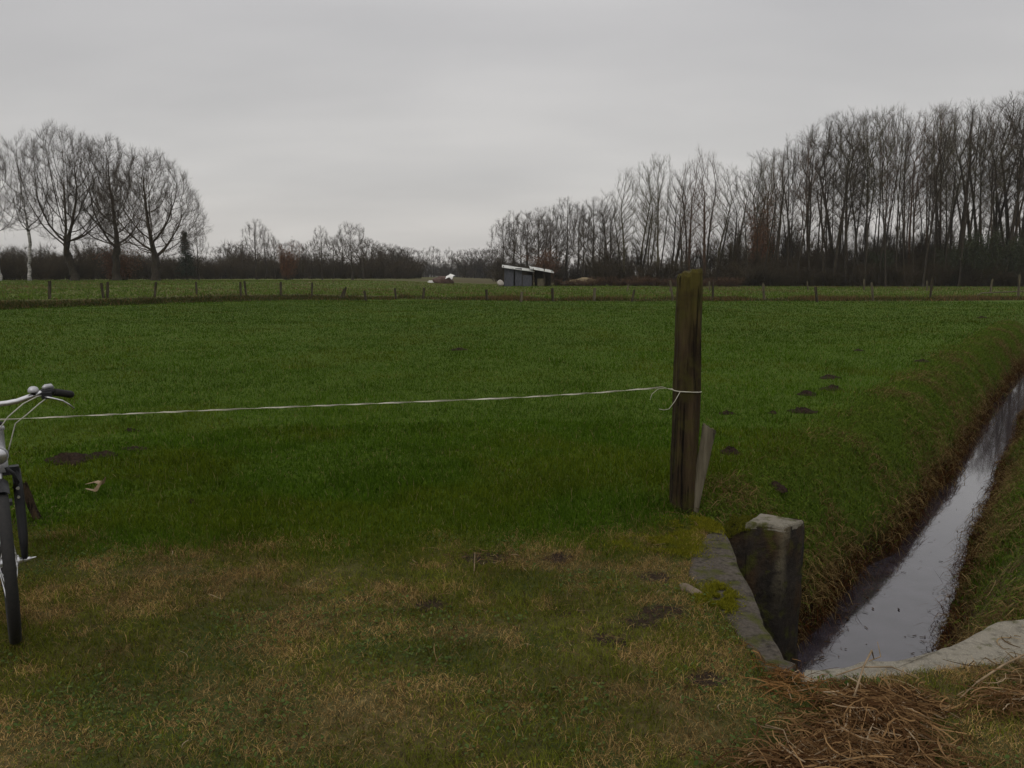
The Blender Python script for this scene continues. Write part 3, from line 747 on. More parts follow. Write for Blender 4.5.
pb = P(682, 502); pt = PD(690.5, 271, pb[1]+.02)
o = timber('gate_post', pb, pt, .090, .088, M['post'], 3, topslant=.024, n=64, amp=.16, K=80, taper=(1.0, .97)); tag(o, 'tall thick dark wooden post with mossy yellow top holding the white tape', 'post')
post_dir = (pt-pb)
b0 = P(699, 504); b1 = PD(709.5, 427, b0[1]+.0)
o = timber('leaning_board', b0-np.array([.03, 0, 0]), b1, .048, .022, M['board'], 9, topslant=-.03, n=28, K=40, amp=.14, taper=(.75, 1.0)); tag(o, 'short pale weathered board leaning beside the foot of the tall post', 'board')
s0 = P(37, 518); s1 = PD(23, 484, s0[1]+.04)
o = timber('wooden_stake', s0, s1, .024, .024, M['stake'], 12, topslant=.01, n=24, K=30, amp=.15); tag(o, 'rusty brown slanting wooden stake partly hidden behind the bicycle', 'stake')
# tape
M['tape'] = noisy('white_fence_tape', (.28, .26, .20), (.52, .50, .42), 14, .7, bump=.3, bd=.002)
def tape():
    mb = MB()
    D1 = pb[1]-.02; D0 = s0[1]+.05
    pts = []
    for px, py in ((2, 419.5), (15, 419), (100, 415), (250, 408.5), (400, 402.5), (520, 397.5), (600, 392.5), (645, 388.8), (662, 387.2), (668, 388.5), (673.5, 390)):
        t = (px-2)/(673.5-2); pts.append(PD(px, py, D0+(D1-D0)*t))
    pts = [PD(-130, 424.5, D0-.25)]+pts
    # densify with a tiny twist wobble
    q = []
    for i in range(len(pts)-1):
        m = max(2, int(np.linalg.norm(pts[i+1]-pts[i])/.05))
        for j in range(m): q.append(pts[i]+(pts[i+1]-pts[i])*j/m)
    q.append(pts[-1]); q = np.array(q); q[:, 2] += .0012*np.sin(np.arange(len(q))*1.9)
    c = pb+post_dir*((pts[-1][2]-pb[2])/post_dir[2]); zc = pts[-1][2]
    rr = .097
    wrap = []
    for k in range(34):
        a = math.pi+2*math.pi*k/33*1.0; ca, sa = math.cos(a), math.sin(a); sq = (abs(ca)**3.2+abs(sa)**3.2)**(-1/3.2)
        wrap.append((c[0]+rr*sq*ca, c[1]+rr*sq*sa, zc-.004*math.sin(a)-.012*max(0, math.sin(k/33*math.pi))))
    v = []
    L = np.array(list(q)+wrap[:1]); v = []; f = []
    for i, a_ in enumerate(L):
        ph = i*.55+.9*math.sin(i*.21)
        u = np.array([0, math.cos(ph), math.sin(ph)])*.0048; w_ = np.array([0, -math.sin(ph), math.cos(ph)])*.0014
        v += [a_-u-w_, a_+u-w_, a_+u+w_, a_-u+w_]
        if i:
            b_ = (i-1)*4
            for j in range(4): f.append((b_+j, b_+(j+1) % 4, b_+4+(j+1) % 4, b_+4+j))
    mb.add(v, f)
    o = mb.build('fence_tape', M['tape'], sm=False)
    tag(o, 'thin white electric fence tape strung from the bicycle side to the tall post', 'fence tape')
    MB().tube(wrap, .0050, 6, flat=.7).build('tape_loop', M['tape'], o, sm=True)
    MB().tube([PD(666, 388, D1-.1), PD(658, 389, D1-.12), PD(652, 394, D1-.12), PD(650, 400, D1-.12)], .0022, 5).build('tape_end', M['tape'], o, sm=True)
    MB().tube([PD(680, 392, D1-.10), PD(675, 401, D1-.12), PD(669, 409, D1-.13), PD(664, 410, D1-.14), PD(659, 409, D1-.13)], .0024, 5).build('tape_end', M['tape'], o, sm=True)
tape()
e1 = PD(-130, 424.5, s0[1]+.05-.25); g1 = np.array([e1[0]-.03, e1[1], 0.])
o = timber('tape_stake', g1, (e1[0]-.03, e1[1], e1[2]+.08), .022, .022, M['fpost'], 14, topslant=.01, n=14, K=12, amp=.12, grooves=False); tag(o, 'thin grey stake behind the bicycle that carries the other end of the white tape', 'stake')
# splintered wood in the grass
def splinter():
    a = P(86, 492); b = P(103, 497); c = P(96, 500)
    mb = MB(); z = .05
    mb.tube([(a[0], a[1], .06), ((a[0]+b[0])/2, a[1]-.02, .085), (b[0], b[1], .10), (b[0]+.03, b[1], .15)], [.006, .022, .020, .004], 6, flat=.35)
    mb.tube([(a[0]+.03, a[1]-.05, .04), (c[0], c[1], .07), (b[0], b[1], .12)], [.006, .020, .008], 6, flat=.4)
    o = mb.build('wood_splinter', M['reed']); tag(o, 'pale split piece of wood lying in the grass by the bicycle', 'wood')
splinter()

# ------------------------------------------------------------------ bicycle
def bicycle():
    Aw = R(34.8); hub = PD(8, 565, 3.26)
    root = empty('bicycle', (hub[0], hub[1], float(height(np.array([hub[0]]), np.array([hub[1]]))[0])+.004), Aw, 'city bicycle with black fork and silver head tube, cut off by the left edge', 'bicycle')
    X = np.array([1., 0, 0])
    RW = .345; HZ = .35
    TURN = R(12); pv = np.array([0, .14])
    def fr(p):   # frame coordinates -> steering frame
        x, y, z = p; x2 = x; y2 = y-pv[1]
        return (x2*math.cos(TURN)-y2*math.sin(TURN)+pv[0], x2*math.sin(TURN)+y2*math.cos(TURN)+pv[1], z)
    def wheel(cy, f=lambda p: p, lab=None):
        c = np.array(f((0, cy, HZ))); ax = np.array(f((1, cy, HZ)))-np.array(f((0, cy, HZ)))
        w = MB().torus(c, ax, RW-.030, .011, 72, 8, 1.0).build('wheel', M['chrome'], root, sm=True)
        # tyre with a shallow tread
        ty = MB().torus(c, ax, RW-.014, .020, 120, 14, 1.15).build('tyre', M['rubber'], w, sm=True)
        hb = MB().tube([c-ax*.055, c-ax*.045, c-ax*.04, c-ax*.02, c+ax*.02, c+ax*.04, c+ax*.045, c+ax*.055], [.012, .012, .026, .016, .016, .026, .012, .012], 16).build('hub', M['chrome'], w, sm=True)
        sp = MB(); u = np.cross(ax, [0, 0, 1.]); u /= np.linalg.norm(u); z = np.array([0, 0, 1.])
        for k in range(36):
            a = 2*math.pi*k/36; sd = 1 if k % 2 else -1; b = a+(.9 if (k//2) % 2 else -.9)
            sp.tube([c+ax*sd*.035+.024*(math.cos(b)*u+math.sin(b)*z), c+(RW-.04)*(math.cos(a)*u+math.sin(a)*z)], .0014, 4, cap=False)
        sp.build('spokes', M['chrome'], w)
        return c, ax, u
    c, ax, u = wheel(0)
    # front mudguard
    def guard(cy, f, a0, a1):
        c = np.array(f((0, cy, HZ))); ax = np.array(f((1, cy, HZ)))-c; bk = np.array(f((0, cy+1, HZ)))-c; z = np.array([0, 0, 1.]); v = []; fc = []; n = 40; K = 9
        for i in range(n+1):
            a = R(a0+(a1-a0)*i/n); e = math.cos(a)*bk+math.sin(a)*z
            for j in range(K): b = -1+2*j/(K-1); v.append(c+e*(RW+.022-.016*b*b)+ax*.029*b)
            for j in range(K): b = 1-2*j/(K-1); v.append(c+e*(RW+.0195-.016*b*b)+ax*.029*b)
        for i in range(n):
            for j in range(2*K): fc.append((i*2*K+j, i*2*K+(j+1) % (2*K), (i+1)*2*K+(j+1) % (2*K), (i+1)*2*K+j))
        m = MB().add(v, fc).build('mudguard', M['black'], root, sm=True); return m
    guard(0, lambda p: p, -35, 110)
    guard(1.09, fr, 5, 190)
    # fork: crown, two legs with brake bosses, drop outs
    mb = MB()
    mb.box((0, .105, .735), (.150, .045, .035)); mb.tube([(0, .105, .72), (0, .135, .80)], .019, 12)
    fk = mb.build('fork', M['black'], root)
    for sd in (-1, 1):
        lg = MB().tube([(sd*.064, .100, .74), (sd*.066, .075, .62), (sd*.066, .03, .45), (sd*.064, .0, .352)], [.016, .020, .018, .012], 12).build('fork_leg', M['black'], root, sm=True)
        MB().tube([(sd*.058, 0, .35), (sd*.085, 0, .35)], .009, 10).build('axle_nut', M['chrome'], lg, sm=True)
        bm = MB().tube([(sd*.05, .075, .66), (sd*.062, .045, .69), (sd*.050, .035, .735), (sd*.030, .03, .760)], [.008, .010, .007, .005], 8).build('brake_arm', M['black'], root, sm=True)
        MB().tube([(sd*.062, .04, .665), (sd*.062, .030, .665)], .007, 8).build('bolt', M['chrome'], bm)
        MB().tube([(sd*.062, .042, .625), (sd*.062, .030, .625)], .006, 8).build('bolt', M['chrome'], bm)
    MB().tube([(.083, 0, .35), (.090, 0, .352), (.098, -.004, .354), (.106, -.008, .356)], [.009, .007, .005, .003], 8, flat=.6).build('axle_lever', M['chrome'], root, sm=True)
    # head tube, lamp, stem, handlebar
    h0 = np.array([0, .118, .765]); h1 = np.array([0, .165, .925])
    MB().tube([h0-(0, .012, .04), h0, h0+(h1-h0)*.1, h0+(h1-h0)*.12, h0+(h1-h0)*.88, h0+(h1-h0)*.9, h1], [.036, .037, .037, .033, .033, .038, .036], 20).build('head_tube', M['silver'], root, sm=True)
    MB().tube([(0, .075, .70), (0, .082, .73)], [.012, .012], 10).build('reflector', M['chrome'], root)
    lamp = MB().tube([(0, .10, .83), (0, .07, .825), (0, .03, .82), (0, .022, .82)], [.018, .034, .040, .040], 20).build('headlamp', M['silver'], root, sm=True)
    MB().tube([(0, .022, .82), (0, .014, .82)], [.036, .030], 20).build('lens', M['chrome'], lamp, sm=True)
    MB().tube([h1, h1+(0, .005, .018)], .033, 16).build('headset', M['black'], root, sm=True)
    MB().tube([h1+(0, .004, .012), (0, .195, 0.985), (0, .190, 1.015), (0, .14, 1.030), (0, .12, 1.032)], [.016, .016, .018, .019, .018], 14).build('stem', M['beige'], root, sm=True)
    hbp = [(.0, .12, 1.030), (.05, .118, 1.032), (.09, .12, 1.037), (.15, .13, 1.055), (.19, .145, 1.065), (.23, .165, 1.060), (.27, .19, 1.050), (.30, .210, 1.040)]
    full = [(-a, b, c_) for a, b, c_ in hbp[::-1]]+hbp[1:]
    MB().tube(full, .0120, 12).build('handlebar', M['chrome'], root, sm=True)
    for sd in (-1, 1):
        g = [(sd*a, b, c_) for a, b, c_ in ((.235, .168, 1.059), (.25, .177, 1.056), (.275, .192, 1.048), (.308, .212, 1.037), (.316, .217, 1.034))]
        MB().tube(g, [.0165, .0175, .0165, .0175, .012], 12).build('grip', M['rubber'], root, sm=True)
        br = MB().tube([(sd*.185, .142, 1.063), (sd*.20, .148, 1.064), (sd*.215, .156, 1.065), (sd*.232, .166, 1.066)], [.016, .021, .021, .017], 12)
        br.box((sd*.205, .125, 1.053), (.04, .04, .028))
        br = br.build('brake_mount', M['black'], root)
        MB().tube([(sd*.195, .112, 1.051), (sd*.215, .098, 1.045), (sd*.235, .10, 1.038), (sd*.265, .12, 1.024), (sd*.29, .14, 1.002), (sd*.312, .16, .978)], [.006, .007, .006, .006, .007, .006], 8, flat=.6).build('brake_lever', M['chrome'], root, sm=True)
        MB().tube([(sd*.19, .118, 1.055), (sd*.165, .09, 1.055), (sd*.11, .055, 1.033), (sd*.05, .03, 0.985), (sd*.012, .045, .93), (0, .07, .86), (0, .055, .78)], .0026, 6).build('brake_cable', M['cable'], root, sm=True)
    MB().tube([(.20, .11, 1.040), (.17, .07, 1.025), (.12, .05, 0.985), (.075, .05, .95), (.05, .07, .86), (.035, .10, .80)], .0024, 6).build('gear_cable', M['cable'], root, sm=True)
    lv = MB(); n = 16; 
    bc = np.array([.155, .120, 1.073])
    prof = [(.0, .026), (.009, .025), (.016, .021), (.021, .013), (.0225, .003), (.021, 0)]
    vs = []; fs = []
    for r_, z_ in prof:
        for j in range(n): a = 2*math.pi*j/n; vs.append(bc+(r_*math.cos(a), r_*math.sin(a), z_))
    for i in range(len(prof)-1):
        for j in range(n): fs.append((i*n+j, (i+1)*n+j, (i+1)*n+(j+1) % n, i*n+(j+1) % n))
    lv.add(vs, fs); bl = lv.build('bell', M['silver'], root, sm=True)
    MB().tube([bc-(0, -.01, .012), bc+(0, .005, .004)], .012, 10).build('bell_base', M['black'], bl, sm=True)
    # shifter blob on top right
    MB().tube([(.195, .142, 1.083), (.205, .148, 1.089), (.225, .160, 1.089), (.236, .168, 1.079)], [.008, .012, .012, .006], 12).build('shifter', M['silver'], root, sm=True)
    # frame
    fm = MB(); bb = (0, .62, .29); st = (0, .80, .72)
    fm.tube([fr((0, .150, .86)), fr((0, .40, .50)), fr(bb)], [.020, .019, .019], 12)
    fm.tube([fr((0, .158, .90)), fr((0, .50, .66)), fr((0, .72, .55))], .014, 12)
    fm.tube([fr(bb), fr(st)], .016, 12)
    for sd in (-1, 1):
        fm.tube([fr((sd*.02, .62, .29)), fr((sd*.055, .85, .31)), fr((sd*.07, 1.09, .35))], .009, 8)
        fm.tube([fr((sd*.015, .78, .68)), fr((sd*.05, .93, .53)), fr((sd*.07, 1.09, .35))], .007, 8)
    fm.build('frame', M['silver'], root, sm=True)
    wheel(1.09, fr)
    MB().tube([fr(st), fr((0, .845, .88))], .0125, 10).build('seat_post', M['chrome'], root, sm=True)
    # saddle
    sv = []; sf = []; n = 16
    for i, (y_, w_, zt, zh) in enumerate(((.66, .012, .90, .02), (.70, .022, .905, .03), (.76, .030, .90, .04), (.82, .055, .90, .05), (.88, .085, .91, .055), (.93, .085, .915, .05), (.955, .05, .91, .03))):
        for j in range(n): a = 2*math.pi*j/n; sv.append(fr((w_*math.cos(a), y_, zt+zh/2*math.sin(a)+.01)))
    for i in range(6):
        for j in range(n): sf.append((i*n+j, i*n+(j+1) % n, (i+1)*n+(j+1) % n, (i+1)*n+j))
    sf += [tuple(range(n))[::-1], tuple(6*n+j for j in range(n))]
    MB().add(sv, sf).build('saddle', M['rubber'], root, sm=True)
    rk = MB()
    for sd in (-1, 1):
        rk.tube([fr((sd*.06, .88, .74)), fr((sd*.06, 1.3, .74))], .005, 6); rk.tube([fr((sd*.06, 1.15, .74)), fr((sd*.075, 1.09, .36))], .005, 6)
    for y_ in (.9, 1.0, 1.1, 1.2, 1.3): rk.tube([fr((-.06, y_, .74)), fr((.06, y_, .74))], .004, 6)
    rk.build('luggage_rack', M['black'], root, sm=True)
    # chain case, cranks, pedals, stand
    MB().tube([fr((-.05, .62, .29)), fr((-.058, .62, .29))], .09, 28).tube([fr((-.054, .62, .335)), fr((-.054, 1.08, .375))], .008, 6).build('chain_case', M['black'], root, sm=True)
    ck = MB().tube([fr((-.075, .62, .29)), fr((.075, .62, .29))], .012, 10).tube([fr((.075, .62, .29)), fr((.085, .70, .44))], .010, 8).tube([fr((-.075, .62, .29)), fr((-.085, .54, .14))], .010, 8).build('crank', M['chrome'], root, sm=True)
    for sd, y_, z_ in ((1, .70, .44), (-1, .54, .14)):
        a = fr((sd*.13, y_, z_)); MB().box(a, (.085, .07, .02)).build('pedal', M['rubber'], root)
    MB().tube([fr((-.03, .66, .27)), fr((-.17, .74, .02))], .008, 8).build('kickstand', M['black'], root, sm=True)
bicycle()

# ------------------------------------------------------------------ far fences
def fence(name, posts, label, group=None, mats=('fpost',)):
    q0 = P(*posts[0][:2]); root = empty(name, (q0[0], q0[1], 0), 0, label, 'fence'); tops = []
    for i, q in enumerate(posts):
        px, py, hp = q[:3]; lean = q[3] if len(q) > 3 else 0
        b = P(px, py); D = b[1]; g = float(height(np.array([b[0]]), np.array([b[1]]))[0])
        # place on the real ground: keep the distance, use the local height
        h = hp/F*D*1.0; lean += random.uniform(-1.4, 1.4)
        base = np.array([b[0], b[1], g]); top = base+np.array([lean/F*D, 0, h])
        o = timber('post', base-np.array(root.location), top-np.array(root.location), .055*(1+.3*random.random())*1.25, .07, M[mats[i % len(mats)]], 20+i, n=10, K=8, grooves=False, parent=root, topslant=.01, amp=.12)
        tops.append(top)
    w = MB()
    for fr_ in (.55, .88):
        pts = []
        for i in range(len(tops)):
            t = tops[i]; b = P(*posts[i][:2]); g = float(height(np.array([b[0]]), np.array([b[1]]))[0]); pts.append((t[0]-root.location[0], t[1]-root.location[1]-.06, g+(t[2]-g)*fr_))
        w.tube(pts, .0014, 4, cap=False)
    w.build('wire', M['darkwood'], root)
fence('post_fence', [(-70, 308.5, 20), (-10, 306.5, 19), (50, 305, 18, 1), (104, 303.5, 15, 0), (108, 303.3, 16, 0), (155, 302, 15, 1), (197, 299.5, 13, 0), (241, 299.5, 15, 0), (246.5, 299, 14, 0), (281, 298.5, 14, 1), (312, 298.3, 15), (340, 299, 11, 4), (343, 299, 12, 3), (366, 300, 10, 0), (396, 299.5, 11), (423, 299.5, 11)],
      'dark thin post fence along the far left side of the field', mats=('fpost',))
fence('post_fence', [(487, 301, 11), (521, 302, 10, 1), (553, 301.5, 13), (594, 301.5, 13), (632, 302, 12, 1), (673, 301.5, 20, -3), (713, 301, 18), (764, 301, 16, -1), (817, 302.5, 15, -1), (873, 301.5, 18, -2), (930, 300.5, 21, 0), (1018, 299.5, 23, 0), (1080, 298.5, 19)],
      'weathered post fence along the far right side of the field', mats=('fpost', 'fpost2'))
fence('post_fence', [(627, 293, 7), (670, 293, 8), (710, 292.5, 9), (763, 292, 8), (808, 291.5, 9), (864, 291.5, 11), (927, 292, 10), (990, 294.5, 14, 0), (1060, 294, 13)],
      'second, paler post fence farther back before the right-hand wood', mats=('fpost2',))
# fallen branch by post (970-990)
a = P(978, 298); b = P(990, 293.5)
o = MB().tube([(a[0]-.3, a[1], .05), (a[0]+.4, a[1]+.3, .35), (b[0]-.1, a[1]+.5, .75)], [.04, .05, .03], 7).build('fallen_rail', M['fpost2']); tag(o, 'pale broken rail leaning against a fence post at the far right', 'rail')

# ------------------------------------------------------------------ trees
def colonize(att, start, par, step, di, dk, iters, seed, up=.12, jit=.08, pw=.55):
    r = np.random.default_rng(seed)
    pos = [np.array(p, float) for p in start]; par = list(par)
    Pn = np.array(pos); A = att.copy(); alive = np.ones(len(A), bool)
    d = np.linalg.norm(A[:, None]-Pn[None], axis=2); near = d.argmin(1); nd = d.min(1)
    for it in range(iters):
        act = alive & (nd < di)
        if act.sum() < 2: break
        idx = near[act]; v = A[act]-Pn[idx]; v /= np.linalg.norm(v, axis=1)[:, None]+1e-9
        S = np.zeros((len(Pn), 3)); np.add.at(S, idx, v); who = np.unique(idx)
        D = S[who]; D /= np.linalg.norm(D, axis=1)[:, None]+1e-9
        pd = np.array([Pn[w]-Pn[par[w]] if par[w] >= 0 else (0, 0, 1) for w in who]); pd /= np.linalg.norm(pd, axis=1)[:, None]+1e-9
        D = D+pw*pd+np.array([0, 0, up])+r.normal(0, jit, D.shape); D /= np.linalg.norm(D, axis=1)[:, None]
        new = Pn[who]+D*step; o = len(Pn)
        ok = np.linalg.norm(new[:, None]-Pn[None], axis=2).min(1) > .5*step; new = new[ok]; who = who[ok]
        if len(new) == 0: break
        Pn = np.concatenate([Pn, new]); par += list(map(int, who))
        dn = np.linalg.norm(A[:, None]-new[None], axis=2); am = dn.argmin(1); mn = dn.min(1); b = mn < nd
        near = np.where(b, am+o, near); nd = np.where(b, mn, nd)
        alive &= nd > dk
    return Pn, np.array(par)
def ringmesh(Pn, par, rad, edges, k):
    """edges = child indices; connected tube mesh"""
    if len(edges) == 0: return np.zeros((0, 3)), np.zeros((0, 4), int)
    use = np.unique(np.concatenate([edges, par[edges]])); mp = -np.ones(len(Pn), int); mp[use] = np.arange(len(use))
    q = Pn[use]; pr = par[use]; d = np.where((pr >= 0)[:, None], q-Pn[np.maximum(pr, 0)], np.array([[0, 0, 1.]])); d /= np.linalg.norm(d, axis=1)[:, None]+1e-9
    ref = np.array([[.94, .34, .05]]); u = np.cross(d, ref); u /= np.linalg.norm(u, axis=1)[:, None]+1e-9; w = np.cross(d, u)
    a = 2*np.pi*np.arange(k)/k
    V = q[:, None]+rad[use][:, None, None]*(np.cos(a)[None, :, None]*u[:, None]+np.sin(a)[None, :, None]*w[:, None])
    c = mp[edges]; p = mp[par[edges]]; j = np.arange(k)[None]; j2 = (j+1) % k
    f = np.stack([p[:, None]*k+j, p[:, None]*k+j2, c[:, None]*k+j2, c[:, None]*k+j], -1).reshape(-1, 4)
    return V.reshape(-1, 3), f
def radii(Pn, par, tip, ex=2.3, maxr=None):
    n = len(Pn); acc = np.zeros(n); ch = np.zeros(n, int)
    for i in range(n-1, 0, -1):
        if par[i] >= 0: ch[par[i]] += 1
    for i in range(n-1, -1, -1):
        if ch[i] == 0: acc[i] = tip**ex
        if par[i] >= 0: acc[par[i]] += acc[i]
    r = acc**(1/ex)
    if maxr: r = tip+(r-tip)*((maxr-tip)/(r[0]-tip)); r = np.maximum(r, tip*.8)
    return r, ch
def twigs(base, dirs, n, L, r, seed, up=.30, spread=.45):
    """n twigs on each base; every twig 3-sided, one bend"""
    g = np.random.default_rng(seed); m = len(base)*n
    b = np.repeat(base, n, 0); d = np.repeat(dirs, n, 0)+g.normal(0, spread, (m, 3))+np.array([0, 0, up]); d /= np.linalg.norm(d, axis=1)[:, None]+1e-9
    ln = g.uniform(L[0], L[1], m); d2 = d+g.normal(0, .16, d.shape)+np.array([0, 0, .15]); d2 /= np.linalg.norm(d2, axis=1)[:, None]
    u = np.cross(d, [[.3, .8, .5]]); u /= np.linalg.norm(u, axis=1)[:, None]+1e-9; w = np.cross(d, u)
    m1 = b+d*(ln*.55)[:, None]; tp = m1+d2*(ln*.45)[:, None]; V = []
    for c, rr in ((b, r), (m1, r*.7)):
        for k in range(3): a = 2*math.pi*k/3; V.append(c+rr*(math.cos(a)*u+math.sin(a)*w))
    V.append(tp); V = np.stack(V, 1).reshape(-1, 3)
    i = np.arange(m)[:, None]*7; T = []
    for k in range(3): k2 = (k+1) % 3; T += [i+np.array([[k, k2, 3+k2, 3+k]]), i+np.array([[3+k, 3+k2, 6, 6]])]
    return V, np.concatenate(T), m1, d
def to_tri(f):   # quads (with doubled corner for triangles) -> triangles
    a = f[:, [0, 1, 2]]; b = f[:, [0, 2, 3]]; return np.concatenate([a, b[b[:, 1] != b[:, 2]]])
def split_tree(Pn, par, rad, ch, ztop, tw, k1=8, k2=4, thr=.045):
    n = len(Pn); main = [0]; kids = {}
    for i in range(1, n):
        if par[i] >= 0: kids.setdefault(par[i], []).append(i)
    cur = 0
    while cur in kids:
        cur = max(kids[cur], key=lambda q: rad[q]); main.append(cur)
        if Pn[cur][2] > ztop: break
    ms = np.zeros(n, bool); ms[main] = True
    allc = np.array([i for i in range(1, n) if par[i] >= 0])
    te = allc[ms[allc]]; ce = allc[~ms[allc]]
    tv, tf = ringmesh(Pn, par, rad, te, k1)
    big = ce[rad[ce] >= thr]; sml = ce[rad[ce] < thr]
    v1, f1 = ringmesh(Pn, par, rad, big, 6); v2, f2 = ringmesh(Pn, par, rad, sml, 3)
    V = [v1, v2]; Fc = [to_tri(f1), to_tri(f2)+len(v1)] if len(f1) else [to_tri(f2)]
    off = len(v1)+len(v2)
    for (bs, ds, cnt, L, r, sd, c2) in tw:
        a, b, m1, dd = twigs(bs, ds, cnt, L, r, sd, up=.45, spread=.38); V.append(a); Fc.append(to_tri(b)+off); off += len(a)
        a, b, _, _ = twigs(m1, dd, c2, (L[0]*.45, L[1]*.5), r*.62, sd+1, up=.35, spread=.42); V.append(a); Fc.append(to_tri(b)+off); off += len(a)
    return (tv, to_tri(tf)), (np.concatenate(V), np.concatenate(Fc))
def flare(Pn, rad):
    z = Pn[:, 2]; return rad*(1+.5*np.exp(-np.maximum(z, 0)/.6))
def gen_broad(H, Rc, base, seed, natt=4200, lean=0, fork=.25, tip=.010, maxr=.42, twn=5, tl=(.8, 1.9), shell=.25, zc=None, twr=.0085, step=.45, dk=.88, asym=(0, 0), up=.05, pw=.8, jit=.10, ex=1.9):
    g = np.random.default_rng(seed); A = []
    zc = base+(H-base)*.42 if zc is None else zc
    while len(A) < natt:
        q = g.uniform(-1, 1, (natt*3, 3)); rr = np.linalg.norm(q, axis=1); q = q[(rr < 1) & (g.random(len(q)) < np.clip((rr-.1)/shell, .15, 1))]
        z = np.where(q[:, 2] > 0, zc+q[:, 2]*(H-zc), zc+q[:, 2]*(zc-base))
        lump = .86+.28*fbm(np.arctan2(q[:, 1], q[:, 0])*1.3+9, z*.22, seed, 3)
        rad = Rc*lump; zz = base+(z-base)*(.93+.14*fbm(q[:, 0]*2+5, q[:, 1]*2+5, seed+2, 3))
        pts = np.column_stack([q[:, 0]*rad+asym[0]*q[:, 2], q[:, 1]*rad, zz]); A.extend(pts[:natt])
    A = np.array(A[:natt])
    zt = base*.9; n0 = max(3, int(zt/step)); st = [(lean*(i/n0)**1.5+.08*g.normal()*(i > 0), .08*g.normal()*(i > 0), -.15+(zt+.15)*i/n0) for i in range(n0+1)]
    Pn, par = colonize(A, st, [-1]+list(range(n0)), step, 9.0, dk, 90, seed, up=up, pw=pw, jit=jit)
    rad, ch = radii(Pn, par, tip, ex, maxr); rad = flare(Pn, rad)
    thin = np.where((rad < tip*2.6) & (Pn[:, 2] > base*.8) & (par >= 0))[0]
    d = Pn[thin]-Pn[par[thin]]; d /= np.linalg.norm(d, axis=1)[:, None]+1e-9
    return split_tree(Pn, par, rad, ch, zt+fork*(H-zt), [(Pn[thin], d, twn, tl, twr, seed+5, 3)])
def gen_slim(H, Rc, base, seed, natt=420, maxr=.17, twn=3, tl=(.4, 1.1), multi=1, lean=.6, twr=.009, droop=0):
    g = np.random.default_rng(seed); A = []
    q = g.uniform(-1, 1, (natt*4, 3)); q = q[np.linalg.norm(q[:, :2], axis=1) < 1][:natt]
    t = (q[:, 2]+1)/2; prof = np.sin(np.pi*np.clip(t*.70+.12, 0, 1))**.8*(.75+.5*g.random())
    z = base+(H-base)*t; A = np.column_stack([q[:, 0]*Rc*prof, q[:, 1]*Rc*prof, z])
    st = []; par = []
    for m in range(multi):
        ll = g.uniform(-lean, lean, 2); n0 = 14; i0 = len(st); zt = H*g.uniform(.62, .78)
        ox = g.uniform(-.3, .3, 2)*(multi > 1)
        wk = np.cumsum(np.cumsum(g.normal(0, .022, (n0+1, 2)), 0), 0)
        for i in range(n0+1):
            s = i/n0; st.append((ox[0]+ll[0]*s+wk[i, 0], ox[1]+ll[1]*s+wk[i, 1], -.15+(zt+.15)*s)); par.append(-1 if i == 0 else i0+i-1)
    A[:, 0] += (A[:, 2]/H)*ll[0]; A[:, 1] += (A[:, 2]/H)*ll[1]
    Pn, par = colonize(A, st, par, .5, 3.2, .95, 34, seed, up=.85, jit=.06, pw=.8)
    rad, ch = radii(Pn, par, .014, 1.8, None)
    sc_ = maxr/max(rad.max(), 1e-6); rad = np.maximum(rad*sc_, .012)
    # taper leaders by height
    rad = np.minimum(rad, maxr*np.clip(1.08-Pn[:, 2]/H, .06, 1)); rad = flare(Pn, rad)
    thin = np.where((rad < .05) & (Pn[:, 2] > base*.55))[0]; thin = thin[par[thin] >= 0]
    d = Pn[thin]-Pn[par[thin]]; d /= np.linalg.norm(d, axis=1)[:, None]+1e-9
    return split_tree(Pn, par, rad, ch, H*.8, [(Pn[thin], d, twn, tl, twr, seed+5, 3)], k1=7)
def leaf_cloud(pts, seed, n, size, sp):
    g = np.random.default_rng(seed); b = pts[g.integers(0, len(pts), n)]+g.normal(0, sp, (n, 3))
    u = g.normal(0, 1, (n, 3)); u /= np.linalg.norm(u, axis=1)[:, None]; w = np.cross(u, g.normal(0, 1, (n, 3))); w /= np.linalg.norm(w, axis=1)[:, None]
    s = g.uniform(.5, 1.2, n)[:, None]*size
    V = np.stack([b-u*s, b+w*s*.55, b+u*s, b-w*s*.55], 1).reshape(-1, 3); f = np.arange(n*4).reshape(n, 4)
    return V, to_tri(f)
protos = {}
def proto(key, name, parts, tm, cm, leaves=None, lm=None):
    (tv, tf), (cv, cf) = parts
    me1 = meshobj('trunk', tv, tf, tm, sm=True); me2 = meshobj('crown', cv, cf, cm); ms = [('trunk', me1.data), ('crown', me2.data)]
    bpy.data.objects.remove(me1); bpy.data.objects.remove(me2)
    if leaves is not None:
        o = meshobj('leaves', leaves[0], leaves[1], lm); ms.append(('leaves', o.data)); bpy.data.objects.remove(o)
    protos[key] = (name, ms, float(np.percentile(cv[:, 2], 99.7)))
def gz(x, y): return float(height(np.array([x]), np.array([y]))[0])
def plant(key, px, D, top_py=None, H=None, rz=None, label='', group=None, sx=1, cat='tree', name=None):
    nm, ms, h0 = protos[key]; b = PD(px, 300, D); g = gz(b[0], D)
    if top_py is not None: H = PD(px, top_py, D)[2]-g
    s = H/h0
    o = empty(name or nm, (b[0], D, g-.02), random.uniform(0, 6.28) if rz is None else rz, label, cat, group)
    o.scale = (s*sx, s*sx, s)
    for n, me in ms:
        c = bpy.data.objects.new(n, me); COL.objects.link(c); c.parent = o
    return o
